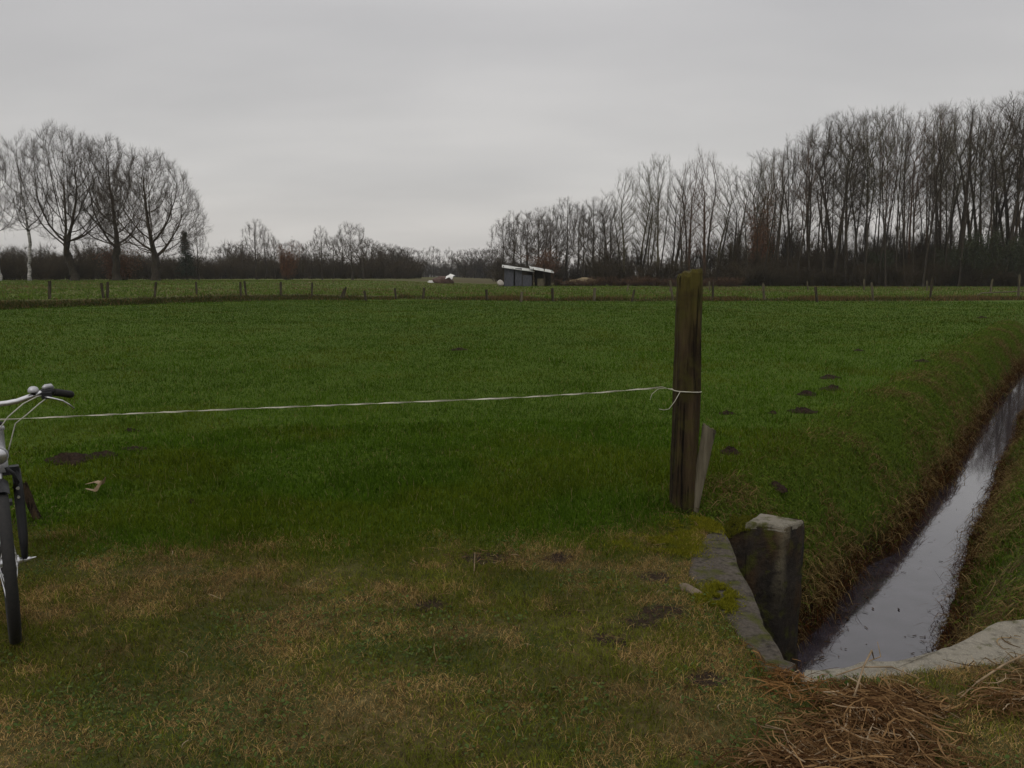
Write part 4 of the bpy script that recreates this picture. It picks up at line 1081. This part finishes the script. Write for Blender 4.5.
# big field oaks (individual)
def oak(key, seed, H, Rc, base, **kw):
    proto(key, 'oak_tree', gen_broad(H, Rc, base, seed, **kw), M['bark'], M['twig'])
DL = 112
oak('oak1', 21, 22, 7.2, 5.0, lean=-1.0, natt=3300, maxr=.50)
oak('oak2', 33, 21, 6.4, 4.6, lean=.1, natt=3000, maxr=.52)
oak('oak3', 47, 19, 7.5, 3.4, lean=.1, natt=3600, shell=.3, maxr=.56)
oak('round', 60, 12, 4.0, 3.0, natt=700, maxr=.22, tip=.010, twn=6, step=.4, dk=.85, tl=(.5, 1.3))
oak('round2', 61, 12, 3.4, 3.0, natt=650, maxr=.20, tip=.010, twn=6, step=.4, dk=.85, tl=(.5, 1.3))
oak('loose', 66, 17, 3.6, 4.0, natt=800, maxr=.25, twn=6, step=.45, dk=.95, tl=(.6, 1.6))
oak('loose2', 67, 16, 4.0, 4.0, natt=850, maxr=.25, twn=6, step=.45, dk=.95, tl=(.6, 1.6))
proto('birch', 'birch_tree', gen_broad(20, 4.0, 6.0, 71, natt=900, maxr=.2, twn=4, dk=1.0, lean=.5, fork=.4), M['birch'], M['twig'])
plant('birch', 31, 110, 131, rz=.2, label='bare birch with pale trunk left of the three big oaks', sx=1.0)
plant('birch', 2, 108, 139, rz=2.5, label='bare birch cut by the left edge of the picture', sx=1.0)
plant('oak1', 77, DL, 126, rz=0, label='tallest bare oak of the left group, leaning slightly left', sx=1.0)
plant('oak2', 118, DL+2, 137, rz=1.0, label='upright bare oak in the middle of the three big left oaks', sx=1.0)
plant('oak3', 157, DL-4, 151, rz=.6, label='broad domed bare oak with fanning limbs, right-most of the big left oaks', sx=1.02)
# slim trees
for i in range(10):
    proto('slim%d' % i, 'alder_tree', gen_slim(24, 1.6+.45*(i % 4), (5, 9, 3.5, 11, 6.5, 8, 4.5, 12, 7, 5.5)[i], 100+i, natt=300, multi=1+(i % 3 == 1), maxr=(.12, .16, .20, .13, .24, .15, .18, .11, .21, .14)[i], lean=1.6, twn=3, tl=(.7, 2.0)), M['bark'], M[('twig', 'twig_red', 'twig', 'twig_olive', 'twig', 'twig_red', 'twig', 'twig', 'twig_olive', 'twig')[i]])
for i in range(4):
    proto('willow%d' % i, 'willow_tree', gen_slim(20, 3.0, 3.5, 130+i, natt=700, multi=2+i % 2, maxr=.2, lean=1.8, twn=3, tl=(.8, 2.2)), M['bark'], M[('twig_olive', 'twig_red', 'twig_olive', 'twig')[i]])
# leafy: rusty beech shrub, evergreen bush, conifer
def bush_pts(H, Rr, n, seed, stems=26, tn=16, tl=(.5, 1.1), r=.010):
    g = np.random.default_rng(seed); V = []; Fc = []; off = 0; tipp = []
    Pn = []; par = []
    for s in range(stems):
        a = g.uniform(0, 6.28); til = g.uniform(.05, .75)*Rr/H*1.6; bx, by = g.normal(0, .18*Rr, 2); L = H*g.uniform(.55, 1.0); p = len(Pn)
        for i in range(7):
            t = i/6; Pn.append((bx+math.cos(a)*til*L*t**1.2+.08*g.normal(), by+math.sin(a)*til*L*t**1.2+.08*g.normal(), -.1+L*t)); par.append(-1 if i == 0 else p+i-1)
    Pn = np.array(Pn); par = np.array(par); rad = .045*(1.05-np.tile(np.arange(7)/6, stems))+.006
    e = np.where(par >= 0)[0]; v, f = ringmesh(Pn, par, rad, e, 4)
    th = e; d = Pn[th]-Pn[par[th]]; d /= np.linalg.norm(d, axis=1)[:, None]
    a, b, m1, dd = twigs(Pn[th], d, tn, tl, r, seed+3, up=.35, spread=.8)
    return (v, to_tri(f)), (a, to_tri(b)), m1
for key, name, H, Rr, sd, cm, lm, nl, ls, tn in (('rust', 'beech_shrub', 5, 2.4, 201, 'twig_red', 'rust_leaf', 5200, .09, 8), ('ever', 'holly_bush', 6, 3.0, 202, 'twig', 'ever_leaf', 9000, .10, 5)):
    a, b, m1 = bush_pts(H, Rr, 0, sd, tn=tn); proto(key, name, (a, b), M['bark'], M[cm], leaf_cloud(m1, sd, nl, ls, .28), M[lm])
def conifer(H, Rr, seed):
    g = np.random.default_rng(seed); n = 22; st = [(0, 0, H*i/n) for i in range(n+1)]; Pn = list(st); par = [-1]+list(range(n)); lf = []
    for i in range(3, n+1):
        for k in range(9):
            a = g.uniform(0, 6.28); L = Rr*(1-i/(n+1))**.8*g.uniform(.7, 1.1)+.15; p = i
            for j in range(1, 4): Pn.append((math.cos(a)*L*j/3, math.sin(a)*L*j/3, H*i/n-.10*L*j+.02*j*j)); par.append(p); p = len(Pn)-1; lf.append(Pn[-1])
    Pn = np.array(Pn, float); par = np.array(par); rad = np.where(np.arange(len(Pn)) <= n, .13*(1.05-Pn[:, 2]/H), .02)
    e = np.where(par >= 0)[0]; te = e[e <= n]; ce = e[e > n]
    tv, tf = ringmesh(Pn, par, rad, te, 7); cv, cf = ringmesh(Pn, par, rad, ce, 3)
    return (tv, to_tri(tf)), (cv, to_tri(cf)), np.array(lf)
a, b, lf = conifer(10, 1.9, 5); proto('fir', 'conifer_tree', (a, b), M['bark'], M['twig'], leaf_cloud(lf, 6, 9000, .11, .16), M['needle'])

# left side, smaller trees
L = 'row of small trees left of the middle'
plant('fir', 188, 134, 233, label='dark narrow conifer just right of the big left oaks', sx=1.2)
plant('loose', 200, 135, 222, label='thin grey bare tree right of the dark conifer', sx=.9)
plant('round', 232, 160, 243, label='low wide bare tree right of the dark conifer', sx=1.2)
plant('loose2', 258, 150, 219, label='bare tree with the highest crown between the left oaks and the middle', sx=1.0)
plant('rust', 288, 140, 243, label='rusty-leaved beech tree below a bare tree left of the middle', cat='tree', sx=.75)
plant('round2', 303, 165, 244, label='low reddish bare tree beside the rusty beech', sx=1.1)
plant('loose', 323, 150, 226, label='narrow bare tree between the rusty beech and the round-crowned tree', sx=.95)
plant('round', 353, 145, 222, label='round-crowned bare tree, darker than its neighbours left of the middle', sx=.95)
for i, (px, ty, k) in enumerate(((244, 240, 'round2'), (267, 229, 'loose'), (294, 240, 'round'), (313, 240, 'loose2'), (334, 236, 'round'), (344, 232, 'loose'), (364, 234, 'round2'), (222, 246, 'round'))):
    plant(k, px, 170+5*(i % 3), ty, label='%s of the hazier bare trees standing behind the row left of the middle' % ('second', 'third', 'fourth', 'fifth', 'sixth', 'seventh', 'right-most', 'left-most')[i], group='hazier bare trees behind the left row', sx=1.2)
plant('loose2', 276, 158, 236, label='slight bare tree close behind the rusty beech', sx=.8)
for i, (px, ty) in enumerate(((372, 240), (383, 243), (392, 244), (401, 246), (410, 247))):
    plant(('round', 'round2')[i % 2], px, 215+6*(i % 3), ty, label='%s bare tree of the dark clump left of the far gap' % ('first', 'second', 'third', 'fourth', 'last')[i], group='trees of the dark clump', sx=1.35)
for i, (px, ty) in enumerate(((424, 248), (434, 246), (449, 247), (458, 251), (441, 254))):
    plant(('round2', 'round')[i % 2], px, 390, ty, label='tiny hazy tree in the far gap between the woods, %s' % ('left-most', 'second from the left', 'fourth from the left', 'right-most', 'the lowest one')[i], group='hazy trees in the far gap', sx=.8)
for i, (px, ty) in enumerate(((467, 249), (475, 248), (483, 248), (491, 246), (499, 246))):
    plant(('round', 'round2')[i % 2], px, 330, ty, label='hazy blue-grey tree of the far clump left of the shed, %s' % ('left-most', 'second', 'third', 'fourth', 'nearest the wood')[i], group='hazy trees left of the shed', sx=1.35)
# middle right
mid = [(503, 218, 190, 'loose2'), (514, 211, 185, 'loose'), (527, 212, 190, 'round'), (538, 208, 185, 'loose2'), (550, 207, 180, 'loose'), (566, 197, 175, 'loose2'), (578, 204, 180, 'loose'), (593, 197, 172, 'loose2'), (605, 206, 170, 'round'), (583, 215, 165, 'loose'), (556, 216, 200, 'round2'), (520, 222, 200, 'round2'), (545, 222, 170, 'round'), (600, 220, 185, 'round2')]
for i, (px, ty, D, k) in enumerate(mid):
    plant(k, px, D, ty, label='%s bare tree from the left in the grove behind the shed' % ('first', 'second', 'third', 'fourth', 'fifth', 'sixth', 'seventh', 'eighth', 'ninth', 'low', 'hazy', 'short', 'squat', 'small')[i], group='bare trees of the grove behind the shed', sx=1.05)
wil = [(622, 168, 138, 'willow0'), (640, 163, 140, 'willow2'), (657, 154, 136, 'willow0'), (670, 168, 142, 'willow3'), (688, 156, 132, 'willow1'), (703, 149, 130, 'willow1'), (715, 165, 134, 'willow2'), (730, 170, 132, 'willow3'), (748, 158, 128, 'willow2'), (612, 190, 150, 'willow3'), (648, 185, 150, 'willow2'), (680, 180, 148, 'willow0'), (764, 152, 126, 'willow0')]
for i, (px, ty, D, k) in enumerate(wil):
    plant(k, px, D, ty, label='%s tall bushy bare tree between the grove and the dark wood' % ('thin left-most', 'second', 'high olive', 'fourth', 'reddish', 'tall reddish', 'seventh', 'low', 'last olive', 'short left', 'short olive', 'short middle', 'right-most')[i], group='bushy bare trees left of the dark wood', sx=1.0)
plant('rust', 544, 168, 250, label='rusty-leaved bush behind the roof of the shed', cat='bush', sx=1.3)
plant('rust', 120, 118, 248, label='rusty-leaved bush at the foot of the middle big oak', cat='bush', sx=1.5)
plant('rust', 756, 124, 205, label='withered brown leafy young beech at the left end of the dark wood', cat='tree', sx=.42)
# wood on the right
topx = [730, 750, 781, 803, 821, 838, 860, 881, 900, 920, 945, 975, 1006, 1060, 1150]; topy = [170, 154, 139, 127, 120, 114, 113, 110, 113, 107, 105, 103, 97, 94, 92]
WG = 'bare trees of the dense dark wood on the right'
cnt = 0
for row, (D, st, off) in enumerate(((113, 11, 0), (119, 12.5, 4), (126, 15, 7), (134, 19, 2))):
    px = 748+off+row*3
    while px < 1230:
        ty = np.interp(px, topx, topy)+random.choice((-5, 0, 6, 14, 24))*(.5 if row else 1)+random.uniform(-3, 4)-3
        k = 'slim%d' % random.randrange(10)
        fr_ = 'tall slender bare tree at the open front edge of the dark right-hand wood' if row == 0 else 'slender bare tree inside the dark right-hand wood, behind the front row'
        plant(k, px, D+random.uniform(-2, 2), ty, label=fr_, group=WG+(' (front row)' if row == 0 else ' (behind)'), sx=random.uniform(.65, 1.35)); cnt += 1
        px += st*random.uniform(.55, 1.4)
for i, (px, ty, D, s) in enumerate(((975, 226, 113, 1.0), (948, 245, 114, 1.1), (1012, 232, 112, 1.1), (880, 248, 117, 1.1))):
    plant('ever', px, D, ty, label=('tall dark green holly bush in front of the right-hand wood', 'lower dark green holly left of the tall holly bush', 'dark green holly at the right edge of the picture', 'dark holly low in the middle of the wood')[i], cat='bush', sx=s*.8)

# undergrowth masses (stuff)
def undergrowth(name, spots, label, mat='under', seed=9, tn=13):
    bs = []
    for k in range(4):
        a, b, m1 = bush_pts(4.0, 2.3, 0, 300+k+seed, stems=20, tn=tn, tl=(.5, 1.2), r=.012); v = np.concatenate([a[0], b[0]]); f = np.concatenate([a[1], b[1]+len(a[0])]); bs.append((v, f))
    V = []; Fc = []; off = 0
    for (x, y, h, w) in spots:
        v, f = bs[random.randrange(4)]; a = random.uniform(0, 6.28); c, s = math.cos(a), math.sin(a)
        q = np.stack([(v[:, 0]*c-v[:, 1]*s)*w, (v[:, 0]*s+v[:, 1]*c)*w, v[:, 2]*h/4.6], 1)+np.array([x, y, gz(x, y)])
        V.append(q); Fc.append(f+off); off += len(q)
    o = meshobj(name, np.concatenate(V), np.concatenate(Fc), M[mat]); tag(o, label, 'undergrowth', kind='stuff')
def line_spots(px0, px1, step, D, h, w, jD=3):
    out = []; px = px0
    while px < px1:
        d = D(px) if callable(D) else D; d += random.uniform(-jD, jD); b = PD(px, 300, d); hh = (h(px) if callable(h) else h)*random.uniform(.65, 1.2)
        out.append((b[0], d, hh, w*random.uniform(.8, 1.2))); px += step*random.uniform(.7, 1.3)
    return out
sp = line_spots(735, 1240, 11, 112, 3.6, 1.0, 1.5)+line_spots(735, 1240, 11, 117, 5.2, 1.0, 2)+line_spots(735, 1240, 12, 124, 6.2, 1.2)+line_spots(735, 1240, 14, 134, 8.5, 1.4)+line_spots(735, 1240, 16, 145, 11, 1.5)
undergrowth('undergrowth', sp, 'dark brushwood under the dense right-hand wood')
sp = line_spots(598, 740, 11, 128, 4.5, 1.0, 3)+line_spots(600, 740, 11, 140, 7.5, 1.3, 3)+line_spots(500, 620, 9, 178, 5.0, 1.3, 5)+line_spots(500, 620, 9, 200, 7.5, 1.5, 5)
undergrowth('undergrowth', sp, 'brown brushwood under the bushy trees and the grove behind the shed', seed=20)
sp = line_spots(-70, 420, 13, lambda p: 122+.16*max(0, p), 4.6, 1.15, 3)+line_spots(-70, 420, 12, lambda p: 135+.2*max(0, p), lambda p: (7.6-.006*max(p, 0))*(.6+.45*float(vnoise(p*.035, 3.3, 5))), 1.4, 3)+line_spots(-70, 420, 8, lambda p: 160+.25*max(0, p), lambda p: (11.5-.008*max(p, 0))*(.55+.5*float(vnoise(p*.03, 8.1, 6))), 1.8, 3)
sp += line_spots(150, 412, 6, 205, lambda p: 4.5+2.5*abs(math.sin(p*.045)), 1.9, 6)
undergrowth('undergrowth', sp, 'brown brushwood behind and right of the big left oaks', seed=40, mat='under', tn=11)
sp = line_spots(400, 520, 5, 400, 9.5, 2.6, 8)+line_spots(465, 520, 5, 335, 9, 2.4, 8)+line_spots(362, 416, 5, 225, 8, 1.6, 6)
undergrowth('undergrowth', sp, 'blue-grey hazy hedges closing the far gap', seed=60)
# low bramble hedge between shed and wood
sp = line_spots(556, 740, 6, 108, 1.3, .55, 1.5)
undergrowth('bramble_hedge', sp, 'low reddish bramble hedge running right from the shed', seed=80, mat='twig_red', tn=16)

# ------------------------------------------------------------------ shed and heaps
M['tin'] = noisy('pale_roof_sheet', (.22, .22, .19), (.62, .62, .58), 1.6, .55, bump=.1)
M['bluewall'] = noisy('blue_grey_boards', (.030, .032, .040), (.085, .087, .10), 2.5, .85, bump=.2, st=(6, 6, 1))
M['darkwood'] = noisy('dark_boards', (.02, .016, .012), (.05, .04, .03), 3, .9, bump=.2, st=(6, 6, 1))
def shed():
    D = 104; a = PD(503, 287, D); b = PD(534, 287, D); c = PD(553, 287, D); g = gz(b[0], D)-.02
    x0, x1, x2 = a[0], b[0], c[0]; yn, yb = D, D+3.6
    root = empty('field_shed', ((x0+x1)/2, D, g), 0, 'open blue-grey field shed with two pale sloping roof sheets', 'shed')
    ox = root.location[0]; X0, X1, X2 = x0-ox, x1-ox, x2-ox; T = .08
    def zroof(x, y): return 2.85-.125*(x-X0)-(.0 if 0 else .16*(3.6-y)*-1)*0+.17*(y-0)*1.0
    # walls
    w = MB(); w.box((X0+.05, 1.8, 1.35), (T, 3.6, 2.7)); w.box(((X0+X1)/2, 3.55, 1.35), (X1-X0-.1, T, 2.7)); w.build('side_wall', M['darkwood'], root)
    f = MB()
    f.box((X0+.75, .05, 1.2), (1.3, T, 2.4)); f.box((X0+2.05, .05, 1.25), (.9, .06, 2.3)); f.box((X1-.9, .05, .75), (1.2, T, 1.5)); f.build('front_wall', M['bluewall'], root)
    MB().box((X0+2.9, .12, 1.0), (.8, .05, 2.0)).build('door', M['darkwood'], root)
    for x in (X0+.1, X1-.1, (X1+X2)/2+.1, X2-.15):
        for y in (0.0, 3.4): MB().box((x, y, 1.2), (.11, .11, 2.4)).build('post', M['fpost'], root)
    def roofp(x0, x1, zh, zl, seed):
        v = []; f = []; n = 60
        for i in range(n+1):
            x = x0+(x1-x0)*i/n; wv = .02*math.sin(i*2.1)
            zt = zh+(zl-zh)*i/n
            for (y, dz) in ((-.45, 0), (3.9, .40)):
                v.append((x, y, zt+dz+wv)); v.append((x, y, zt+dz+wv-.03))
        for i in range(n):
            q = i*4; r = q+4
            f += [(q, r, r+2, q+2), (q+1, q+3, r+3, r+1), (q, q+1, r+1, r), (q+2, r+2, r+3, q+3)]
        f += [(0, 2, 3, 1), (n*4, n*4+1, n*4+3, n*4+2)]
        return MB().add(v, f).build('roof', M['tin'], root)
    roofp(X0-.15, X1+.0, 2.52, 1.95, 1)
    roofp(X1-.55, X2+.1, 2.35, 1.78, 2)
    MB().box(((X1+X2)/2, 3.5, 1.1), (X2-X1-.3, T, 2.2)).build('rear_wall', M['darkwood'], root)
    MB().box(((X1+X2)/2-.3, .1, .55), (1.0, .05, 1.0)).build('hurdle', M['fpost2'], root)
    o = rock('trough', (x0-.35, D-.3, g+.45), (.9, .6, .9), M['pale'], 4); tag(o, 'pale round-topped bundle standing at the left end of the shed', 'bundle')
M['pale'] = noisy('pale_cover', (.30, .27, .24), (.45, .42, .38), 3, .7, bump=.2)
shed()
M['redheap'] = noisy('reddish_heap', (.05, .028, .022), (.12, .08, .065), 2.0, .95, bump=1, bd=.2)
M['white'] = noisy('white_sheeting', (.62, .61, .58), (.78, .77, .74), 3, .6, bump=.4, bd=.05)
M['strawheap'] = noisy('old_straw_heap', (.16, .12, .06), (.30, .24, .14), 3.0, .95, bump=1, bd=.1)
def heap():
    D = 118; a = PD(443, 283, D); g = gz(a[0], D)
    o = rock('brushwood_heap', (a[0], D, g+.35), (3.0, 1.8, 1.5), M['redheap'], 7); tag(o, 'red-brown heap with a white sheet over it in the far meadow', 'heap')
    b = PD(449, 276.5, D)
    s = MB().add([(-.5, -.3, -.35), (.1, -.5, -.1), (.75, -.2, .12), (.95, .3, .15), (.2, .5, .3), (-.4, .3, .05), (.5, -.55, -.45), (.25, 0, .42), (-.05, .1, .2)], [(0, 1, 8), (1, 6, 2), (1, 2, 7, 8), (2, 3, 7), (3, 4, 7), (4, 5, 8), (7, 4, 8), (5, 0, 8)]).build('cover_sheet', M['white'])
    s.location = (b[0], D-.55, b[2]); tag(s, 'crumpled white sheet lying on the red-brown heap', 'sheet'); 
    md = s.modifiers.new('s', 'SOLIDIFY'); md.thickness = .02
    c = PD(431.5, 283.5, D); gg = gz(c[0], D)
    o = MB().box((0, 0, 0), (1.1, .5, .22)).box((-.1, -.05, .18), (.6, .35, .14)).build('white_bag', M['white']); o.location = (c[0], D, gg+.16); tag(o, 'small white bag on the grass left of the red-brown heap', 'bag')
    d = PD(584, 282, 112); o = rock('straw_heap', (d[0], 112, gz(d[0], 112)+.35), (4.2, 1.8, 1.5), M['strawheap'], 9); tag(o, 'low straw-coloured heap in front of the brambles right of the shed', 'heap')
heap()

# ------------------------------------------------------------------ haze, sky, sun, camera
hz = MB().box((0, 0, 19), (2000, 2000, 46)).build('haze', bpy.data.materials.new('haze_air')); tag(hz, kind='stuff')
m = hz.data.materials[0]; m.use_nodes = True; nt = m.node_tree; nt.nodes.clear()
out = nt.nodes.new('ShaderNodeOutputMaterial'); pv = nt.nodes.new('ShaderNodeVolumePrincipled'); nt.links.new(pv.outputs[0], out.inputs['Volume'])
pv.inputs['Density'].default_value = .0002; pv.inputs['Color'].default_value = (.88, .89, .92, 1); pv.inputs['Anisotropy'].default_value = .2

w = bpy.data.worlds.new('World'); sc.world = w; w.use_nodes = True; nt = w.node_tree; bg = nt.nodes['Background']
def wn(ty, **k):
    q = nt.nodes.new(ty)
    for a, b in k.items(): setattr(q, a, b)
    return q
sky = wn('ShaderNodeTexSky', sky_type='NISHITA'); sky.sun_disc = False; sky.sun_elevation = R(40); sky.sun_rotation = R(200); sky.dust_density = 4; sky.air_density = 1.5
tc = wn('ShaderNodeTexCoord'); sp_ = wn('ShaderNodeSeparateXYZ'); nt.links.new(tc.outputs['Generated'], sp_.inputs[0])
mr = wn('ShaderNodeMapRange'); nt.links.new(sp_.outputs[2], mr.inputs[0]); mr.inputs[1].default_value = 0; mr.inputs[2].default_value = 1
# clouds: project on a flat deck for perspective
dz = wn('ShaderNodeMath', operation='ADD'); nt.links.new(sp_.outputs[2], dz.inputs[0]); dz.inputs[1].default_value = .22
dv = wn('ShaderNodeVectorMath', operation='DIVIDE'); nt.links.new(tc.outputs['Generated'], dv.inputs[0]); cb = wn('ShaderNodeCombineXYZ')
for i in range(3): nt.links.new(dz.outputs[0], cb.inputs[i])
nt.links.new(cb.outputs[0], dv.inputs[1])
mp = wn('ShaderNodeMapping'); nt.links.new(dv.outputs[0], mp.inputs[0]); mp.inputs['Scale'].default_value = (.75, 1.5, .5); mp.inputs['Location'].default_value = (3.1, .4, 0)
nz = wn('ShaderNodeTexNoise'); nt.links.new(mp.outputs[0], nz.inputs['Vector']); nz.inputs['Scale'].default_value = 1.1; nz.inputs['Detail'].default_value = 5; nz.inputs['Roughness'].default_value = .45
cr = wn('ShaderNodeValToRGB'); nt.links.new(nz.outputs['Fac'], cr.inputs[0]); e = cr.color_ramp.elements; e[0].position = .34; e[0].color = (4.15, 4.10, 4.12, 1); e[1].position = .66; e[1].color = (4.95, 4.86, 4.82, 1)
er = wn('ShaderNodeValToRGB'); nt.links.new(mr.outputs[0], er.inputs[0]); e = er.color_ramp.elements
e[0].position = 0; e[0].color = (1.06, 1.03, .98, 1); e[1].position = 1; e[1].color = (1.75, 1.75, 1.75, 1)
q = e.new(.12); q.color = (1.02, 1.015, 1.0, 1); q = e.new(.30); q.color = (.95, .95, .96, 1); q = e.new(.55); q.color = (1.35, 1.35, 1.35, 1)
mu = wn('ShaderNodeMix', data_type='RGBA', blend_type='MULTIPLY'); mu.inputs[0].default_value = 1; nt.links.new(cr.outputs[0], mu.inputs[6]); nt.links.new(er.outputs[0], mu.inputs[7])
mx = wn('ShaderNodeMix', data_type='RGBA'); mx.inputs[0].default_value = .97; nt.links.new(sky.outputs[0], mx.inputs[6]); nt.links.new(mu.outputs[2], mx.inputs[7])
nt.links.new(mx.outputs[2], bg.inputs[0]); bg.inputs[1].default_value = .125
sl = bpy.data.lights.new('sun', 'SUN'); sl.energy = .6; sl.angle = R(30); sl.color = (1, .97, .93); so = bpy.data.objects.new('sun', sl); COL.objects.link(so)
so.rotation_euler = (R(50), 0, R(-20)); so.location = (0, 0, 40)
cam = bpy.data.cameras.new('camera'); co = bpy.data.objects.new('camera', cam); COL.objects.link(co); co.location = (0, 0, CH); co.rotation_euler = (R(90)-TH, 0, 0)
cam.sensor_width = 36; cam.lens = 36*F/1024; cam.clip_start = .05; cam.clip_end = 4000; sc.camera = co
sc.view_settings.view_transform = 'Standard'; sc.view_settings.look = 'None'; sc.view_settings.exposure = 0; sc.view_settings.gamma = 1
sc.render.engine = 'CYCLES'
sc.cycles.max_bounces = 6; sc.cycles.diffuse_bounces = 2; sc.cycles.glossy_bounces = 2; sc.cycles.transmission_bounces = 2; sc.cycles.volume_bounces = 1; sc.cycles.transparent_max_bounces = 4
sc.cycles.use_denoising = True
print('trees in wood', cnt)
